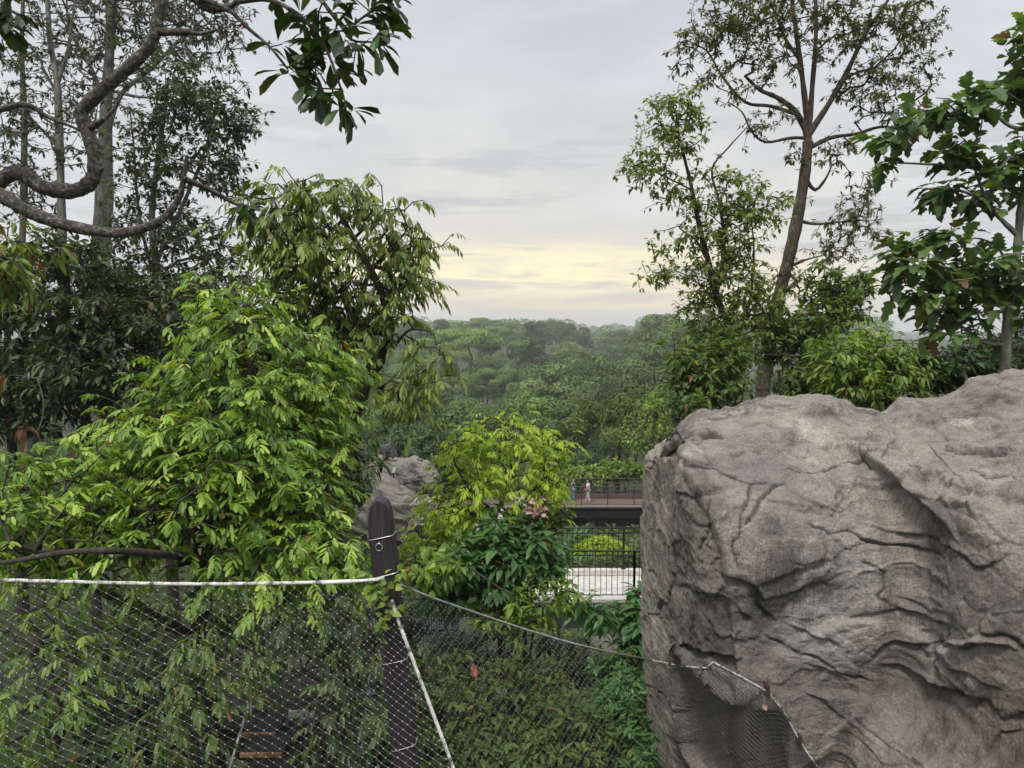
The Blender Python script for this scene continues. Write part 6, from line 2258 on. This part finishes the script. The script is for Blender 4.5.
def forest_tree_mesh(k, h, rad, kind, n, leafsize):
    """one kind of valley tree at the origin: list of crown lobes on a limbed trunk"""
    rng = seed(300 + k)
    blobs = []
    if kind == 'round':
        for i in range(46):
            a, rr = rng.uniform(0, 6.28), rad * math.sqrt(rng.random()) * .8
            z = h * (.50 + .36 * (1 - (rr / rad) ** 2) * rng.uniform(.6, 1.05))
            s = rad * rng.uniform(.15, .30)
            blobs.append((rr * math.cos(a), rr * math.sin(a), z, s, s * .8))
    elif kind == 'umbrella':
        for i in range(30):
            a, rr = rng.uniform(0, 6.28), rad * math.sqrt(rng.random())
            z = h * (.86 - .10 * (rr / rad) ** 2 + rng.uniform(-.07, .04))
            s = rad * rng.uniform(.16, .30)
            blobs.append((rr * math.cos(a), rr * math.sin(a), z, s, s * .42))
    else:   # tall, lobed
        for i in range(42):
            t = rng.random()
            a, rr = rng.uniform(0, 6.28), rad * (1 - .55 * t) * math.sqrt(rng.random()) * .8
            s = rad * rng.uniform(.18, .32)
            blobs.append((rr * math.cos(a), rr * math.sin(a), h * (.38 + .52 * t), s, s * .85))
    f = MB()
    pos, d, up, g = crown_cards(rng, blobs, n, leafsize)
    m = len(pos)
    add_leaves(f, pos, d, up, leafsize * rng.uniform(.6, 1.4, m), leafsize * rng.uniform(.35, .7, m), SIMPLE, .35, .25, tints(rng, m, .002, .32, .5, g))
    w = MB()
    sk = Skeleton(rng)
    sk.trunk([(0, 0, -1.0), (rad * .02, 0, h * .25), (-rad * .03, rad * .02, h * .5), (0, 0, h * .66)], h * .02, h * .009, 14, -1, .5)
    sk.grow(np.array([b[:3] for b in blobs]), h * .07, 0, .05, .08, h * .0022)
    sk.wood(w, 5)
    return f, w


FM = [leaf_mat('forest_leaf_green', [(.0, BROWN), (.05, BROWN), (.10, (0.095, 0.103, 0.030)), (.15, (0.052, 0.094, 0.029)), (.5, (0.099, 0.163, 0.046)), (1, (0.174, 0.264, 0.073))], .6, .14, .25, 1.6, .34),
      leaf_mat('forest_leaf_dark', [(.0, BROWN), (.05, BROWN), (.10, (0.057, 0.072, 0.020)), (.15, (0.032, 0.065, 0.027)), (.5, (0.060, 0.107, 0.041)), (1, (0.104, 0.163, 0.061))], .6, .12, .25, 1.6, .34),
      leaf_mat('forest_leaf_yellowish', [(.0, BROWN), (.05, BROWN), (.10, (0.133, 0.124, 0.030)), (.15, (0.087, 0.132, 0.032)), (.5, (0.151, 0.214, 0.049)), (1, (0.232, 0.314, 0.073))], .6, .16, .25, 1.6, .34),
      leaf_mat('forest_leaf_bluish', [(.0, BROWN), (.05, BROWN), (.10, (0.071, 0.072, 0.025)), (.15, (0.051, 0.090, 0.030)), (.5, (0.090, 0.145, 0.046)), (1, (0.152, 0.220, 0.070))], .6, .14, .25, 1.6, .34)]


def build_forest():
    protos = []
    specs = [('round', 12, 5.2, 9000, 0.38, 0), ('round', 13, 6.0, 9000, 0.40, 2), ('lobed', 15, 4.6, 9000, 0.38, 3), ('round', 11, 5.0, 8000, 0.38, 1), ('umbrella', 15, 8.0, 9000, 0.40, 0),
             ('lobed', 17, 5.6, 9000, 0.43, 1), ('round', 15, 7.5, 10000, 0.45, 3), ('round', 12, 6.4, 9000, 0.43, 0)]
    for k, (kind, h, rad, n, ls, mi) in enumerate(specs):
        f, w = forest_tree_mesh(k, h, rad, kind, n, ls)
        protos.append((f, w, mi, h, rad))
    made = {}

    def plant(px, ytop, d, k, label, scale=None, group='trees of the valley forest'):
        """crown top at a pixel height, standing on the ground at distance d"""
        f, w, mi, h, rad = protos[k]
        rng = random.Random(int(px * 7 + d * 13))
        x = (px - 512) / FPX * d
        g = float(gz(x, d))
        ztop = float(P(px, ytop, d)[2])
        s = max(.35, min(2.6, (ztop - g) / (h * .97))) if scale is None else scale
        root = empty('forest_tree', (x, d, g), label, 'tree', group)
        root.rotation_euler = (0, 0, rng.uniform(0, 6.28))
        root.scale = (s * rng.uniform(.9, 1.1), s * rng.uniform(.9, 1.1), s)
        if k not in made:
            fo = f.build('crown', FM[mi])
            wo = w.build('trunk', B_BROWN)
            made[k] = (fo, wo)
            fo.parent = root
            wo.parent = root
        else:
            for src in made[k]:
                c = src.copy()
                COL.objects.link(c)
                c.parent = root
        return root

    # trees one can pick out in the photograph
    plant(620, 382, 60, 1, 'pale yellowish green round tree above the people on the far bridge')
    plant(652, 396, 70, 0, 'tall green tree at the left edge of the boulder above the far bridge')
    plant(446, 402, 60, 3, 'dark green tree behind the upper left of the lime tree')
    plant(418, 412, 58, 3, 'dark green tree right above the far pale rocks')
    plant(388, 405, 62, 2, 'green tree behind the stone animal')
    plant(577, 404, 74, 5, 'narrow dark tree just right of the top of the lime tree')
    plant(532, 386, 96, 0, 'light green rounded tree directly above the lime tree')
    plant(560, 392, 104, 1, 'olive green tree with a rusty tinge above the right side of the lime tree')
    plant(490, 400, 82, 0, 'green rounded tree directly behind the top of the lime tree')
    plant(530, 336, 270, 5, 'dark broad tree standing out in the middle of the valley')
    plant(472, 342, 230, 4, 'wide umbrella crowned tree at the left middle of the valley', 2.1)
    plant(505, 365, 200, 4, 'umbrella crowned tree in front of the dark broad tree')
    plant(636, 366, 130, 6, 'big rounded tree low on the right valley side')
    plant(655, 340, 190, 6, 'big rounded tree high on the right valley side')
    plant(590, 352, 190, 7, 'rounded tree right of the dark broad tree')
    plant(560, 356, 175, 7, 'rounded tree in front and right of the dark broad tree')
    plant(665, 311, 260, 6, 'tallest rounded tree on the right valley rim against the sky')
    plant(648, 318, 300, 0, 'rounded tree below the right valley rim')
    plant(556, 311, 470, 6, 'dark rounded tree on the crest left of the gap in the skyline', 1.9)
    # the rest of the canopy, nearest rows first
    rng = random.Random(5)
    rows = [(62, 470, 'near'), (70, 452, 'near'), (82, 436, 'near'), (98, 420, 'middle'), (116, 408, 'middle'), (138, 397, 'middle'), (164, 386, 'middle'), (192, 376, 'far'), (224, 367, 'far'), (262, 357, 'far'), (305, 348, 'far'),
            (355, 339, 'crest'), (410, 329, 'crest'), (465, 321, 'crest')]
    tone = ['leafy green', 'yellowish green', 'bluish green', 'dark green', 'flat topped green', 'tall dark', 'broad bluish', 'spreading green']
    place = {62: 'immediately behind the far bridge', 70: 'a little behind the far bridge', 82: 'on the near valley floor', 98: 'in the front part of the valley', 116: 'in the lower middle of the valley',
             138: 'in the middle of the valley', 164: 'past the middle of the valley', 192: 'in the upper middle of the valley', 224: 'far up the valley', 262: 'on the lower far slope', 305: 'on the middle far slope',
             355: 'on the upper far slope', 410: 'just below the far crest', 465: 'on the far crest'}

    def where(px):
        return ('behind the left trees' if px < 330 else 'beside the olive tree' if px < 430 else 'above the lime tree' if px < 500 else 'in the open centre' if px < 575 else
                'left of the boulder corner' if px < 650 else 'behind the boulder corner' if px < 720 else 'behind the right trees')
    for d, yt, nm in rows:
        step = 9.5 if d < 120 else 13.0 + d * .016
        half = min(.62 * d + 4, 150)
        x = -half + rng.uniform(0, 4)
        while x < half:
            px = 512 + x / d * FPX
            hidden = px < 330 or px > 720
            if not hidden or rng.random() < (.75 if d < 140 else .45):
                k = rng.choice([0, 1, 2, 3, 6, 7, 7, 6, 4, 5] if d > 120 else [0, 1, 2, 3, 3, 7, 2])
                side = abs(px - 520) / 400
                dip = 11 if (d > 300 and 572 < px < 640) else 0
                plant(px, yt + dip - rng.uniform(-4, 8) - side * (9 if d > 100 else 16), d + rng.uniform(-.07, .07) * d, k, '%s tree %s, %s' % (tone[k], place[d], where(px)))
            x += step * rng.uniform(.7, 1.25)

    same = {}
    for o in COL.objects:
        if o.name.startswith('forest_tree'):
            same.setdefault(o['label'], []).append(o)
    for lab, os_ in same.items():
        n_ = len(os_)
        if n_ > 1:
            os_.sort(key=lambda o: o.location.x / o.location.y)
            words = {2: ['leftmost', 'rightmost'], 3: ['leftmost', 'middle', 'rightmost'], 4: ['leftmost', 'second leftmost', 'second rightmost', 'rightmost']}.get(n_)
            if words is None:
                words = ['leftmost', 'second leftmost', 'third leftmost'] + ['fourth leftmost'] * max(0, n_ - 5) + ['second rightmost', 'rightmost']
            for o, w_ in zip(os_, words):
                o['label'] = w_ + ' ' + lab
    # far wooded hills: too many to count
    rngn = seed(400)
    f = MB()
    blobs = []
    for (d0, d1, n, hh) in ((500, 640, 420, 13), (640, 900, 200, 12), (1250, 1650, 420, 16)):
        for i in range(n):
            d = rngn.uniform(d0, d1)
            half = .5 * d
            x = rngn.uniform(-half, half)
            g = float(gz(x, d)) + (5.5 if d < 700 else 0) - (9 if d < 1000 and .075 < x / d < .17 else 0)
            r = rngn.uniform(5, 10) * (1.0 if d < 1000 else 1.5)
            blobs.append((x, d, g + hh * rngn.uniform(.6, 1.0), r, r * .75))
            for q in range(3):
                a = rngn.uniform(0, 6.28)
                blobs.append((x + r * .8 * math.cos(a), d + r * .8 * math.sin(a), g + hh * rngn.uniform(.35, .9), r * .6, r * .5))
    pos, d, up, g = crown_cards(rngn, blobs, 260000, 1.6)
    m = len(pos)
    sz = np.clip(pos[:, 1] / 520, .9, 2.6)
    add_leaves(f, pos, d, up, 1.6 * sz * rngn.uniform(.6, 1.4, m), 1.0 * sz * rngn.uniform(.6, 1.2, m), SIMPLE, .3, .25, tints(rngn, m, .0, .2, .45, g))
    o = f.build('far_forest', FM[0])
    set_props(o, 'hazy wooded hills along the horizon', 'forest', None, 'stuff')

    # low ground cover: leaves all over the banks near the bridges
    rngn = seed(401)
    n = 90000
    y = 7 + 62 * rngn.random(n) ** .8
    x = (rngn.random(n) * 2 - 1) * (.8 * y + 3)
    z = gz(x, y)
    lumpy = .55 * (fbm(np.stack([x * .5, y * .5, x * 0], 1), 3, 77) + .35)
    pos = np.stack([x, y, z + np.maximum(lumpy, 0) * rngn.random(n) + .05], 1)
    d = rngn.normal(0, 1, (n, 3)) * (1, 1, .5) + np.array((0, 0, .35))
    f = MB()
    sz = np.clip(y / 30, .5, 1.4)
    add_leaves(f, pos, d, np.array([[0, 0, 1.]]) + rngn.normal(0, .4, (n, 3)), .30 * sz * rngn.uniform(.6, 1.3, n), .14 * sz * rngn.uniform(.7, 1.3, n), SIMPLE, .4, .25, tints(rngn, n, .03, .2, .5))
    o = f.build('ground_cover', M_MID)
    set_props(o, 'leafy ground cover on the banks below the bridges', 'ground cover', None, 'stuff')
    # bright shrubbery behind the far bridge

    def lf(f, r, p, d):
        rosettes(f, r, p, d, 8, .32, .15, OVATE, .3, .2, 1.3, .1, 0, .6, .18, .0, .08, .1)
    for k, (px, d, lab, bl) in enumerate(((600, 55, 'low bright green shrubbery behind the right part of the far bridge', [(590, 474, 55, 26, 6, 1.6, 110), (625, 470, 55, 26, 7, 1.6, 110), (560, 478, 55, 20, 7, 1.4, 60), (665, 470, 55, 30, 8, 1.5, 70)]),
                                          (440, 56, 'low green shrubbery behind the left part of the far bridge', [(440, 462, 55, 26, 7, 1.6, 90), (480, 466, 55, 26, 8, 1.6, 70), (400, 455, 57, 26, 10, 1.6, 80)]))):
        r = seed(410 + k)
        b = base_at(px, d)
        make_tree('shrubbery', lab, 'shrub', None, b, r, [dict(pts=[b, b + (0, 0, .6), b + (.2, 0, 1.2)], r=(.08, .04), keep=.1)], bl, lf, B_DARK, M_BRIGHT if k == 0 else M_MID, .6, .05, 0, .1, .01, 1, .35)


build_forest()

# ------------------------------------------------------------------ haze
def build_haze():
    m = bpy.data.materials.new('haze')
    m.use_nodes = True
    t = m.node_tree
    t.nodes.clear()
    out = N(t, 'ShaderNodeOutputMaterial')
    v = N(t, 'ShaderNodeVolumePrincipled')
    v.inputs['Color'].default_value = (.90, .91, .92, 1)
    v.inputs['Density'].default_value = HAZE
    v.inputs['Anisotropy'].default_value = .2
    t.links.new(v.outputs[0], out.inputs['Volume'])
    mb = MB()
    mb.box((0, 1700, -5), (7600, 4400, 70))
    o = mb.build('haze', m)
    set_props(o, kind='stuff')


HAZE = .00042
build_haze()
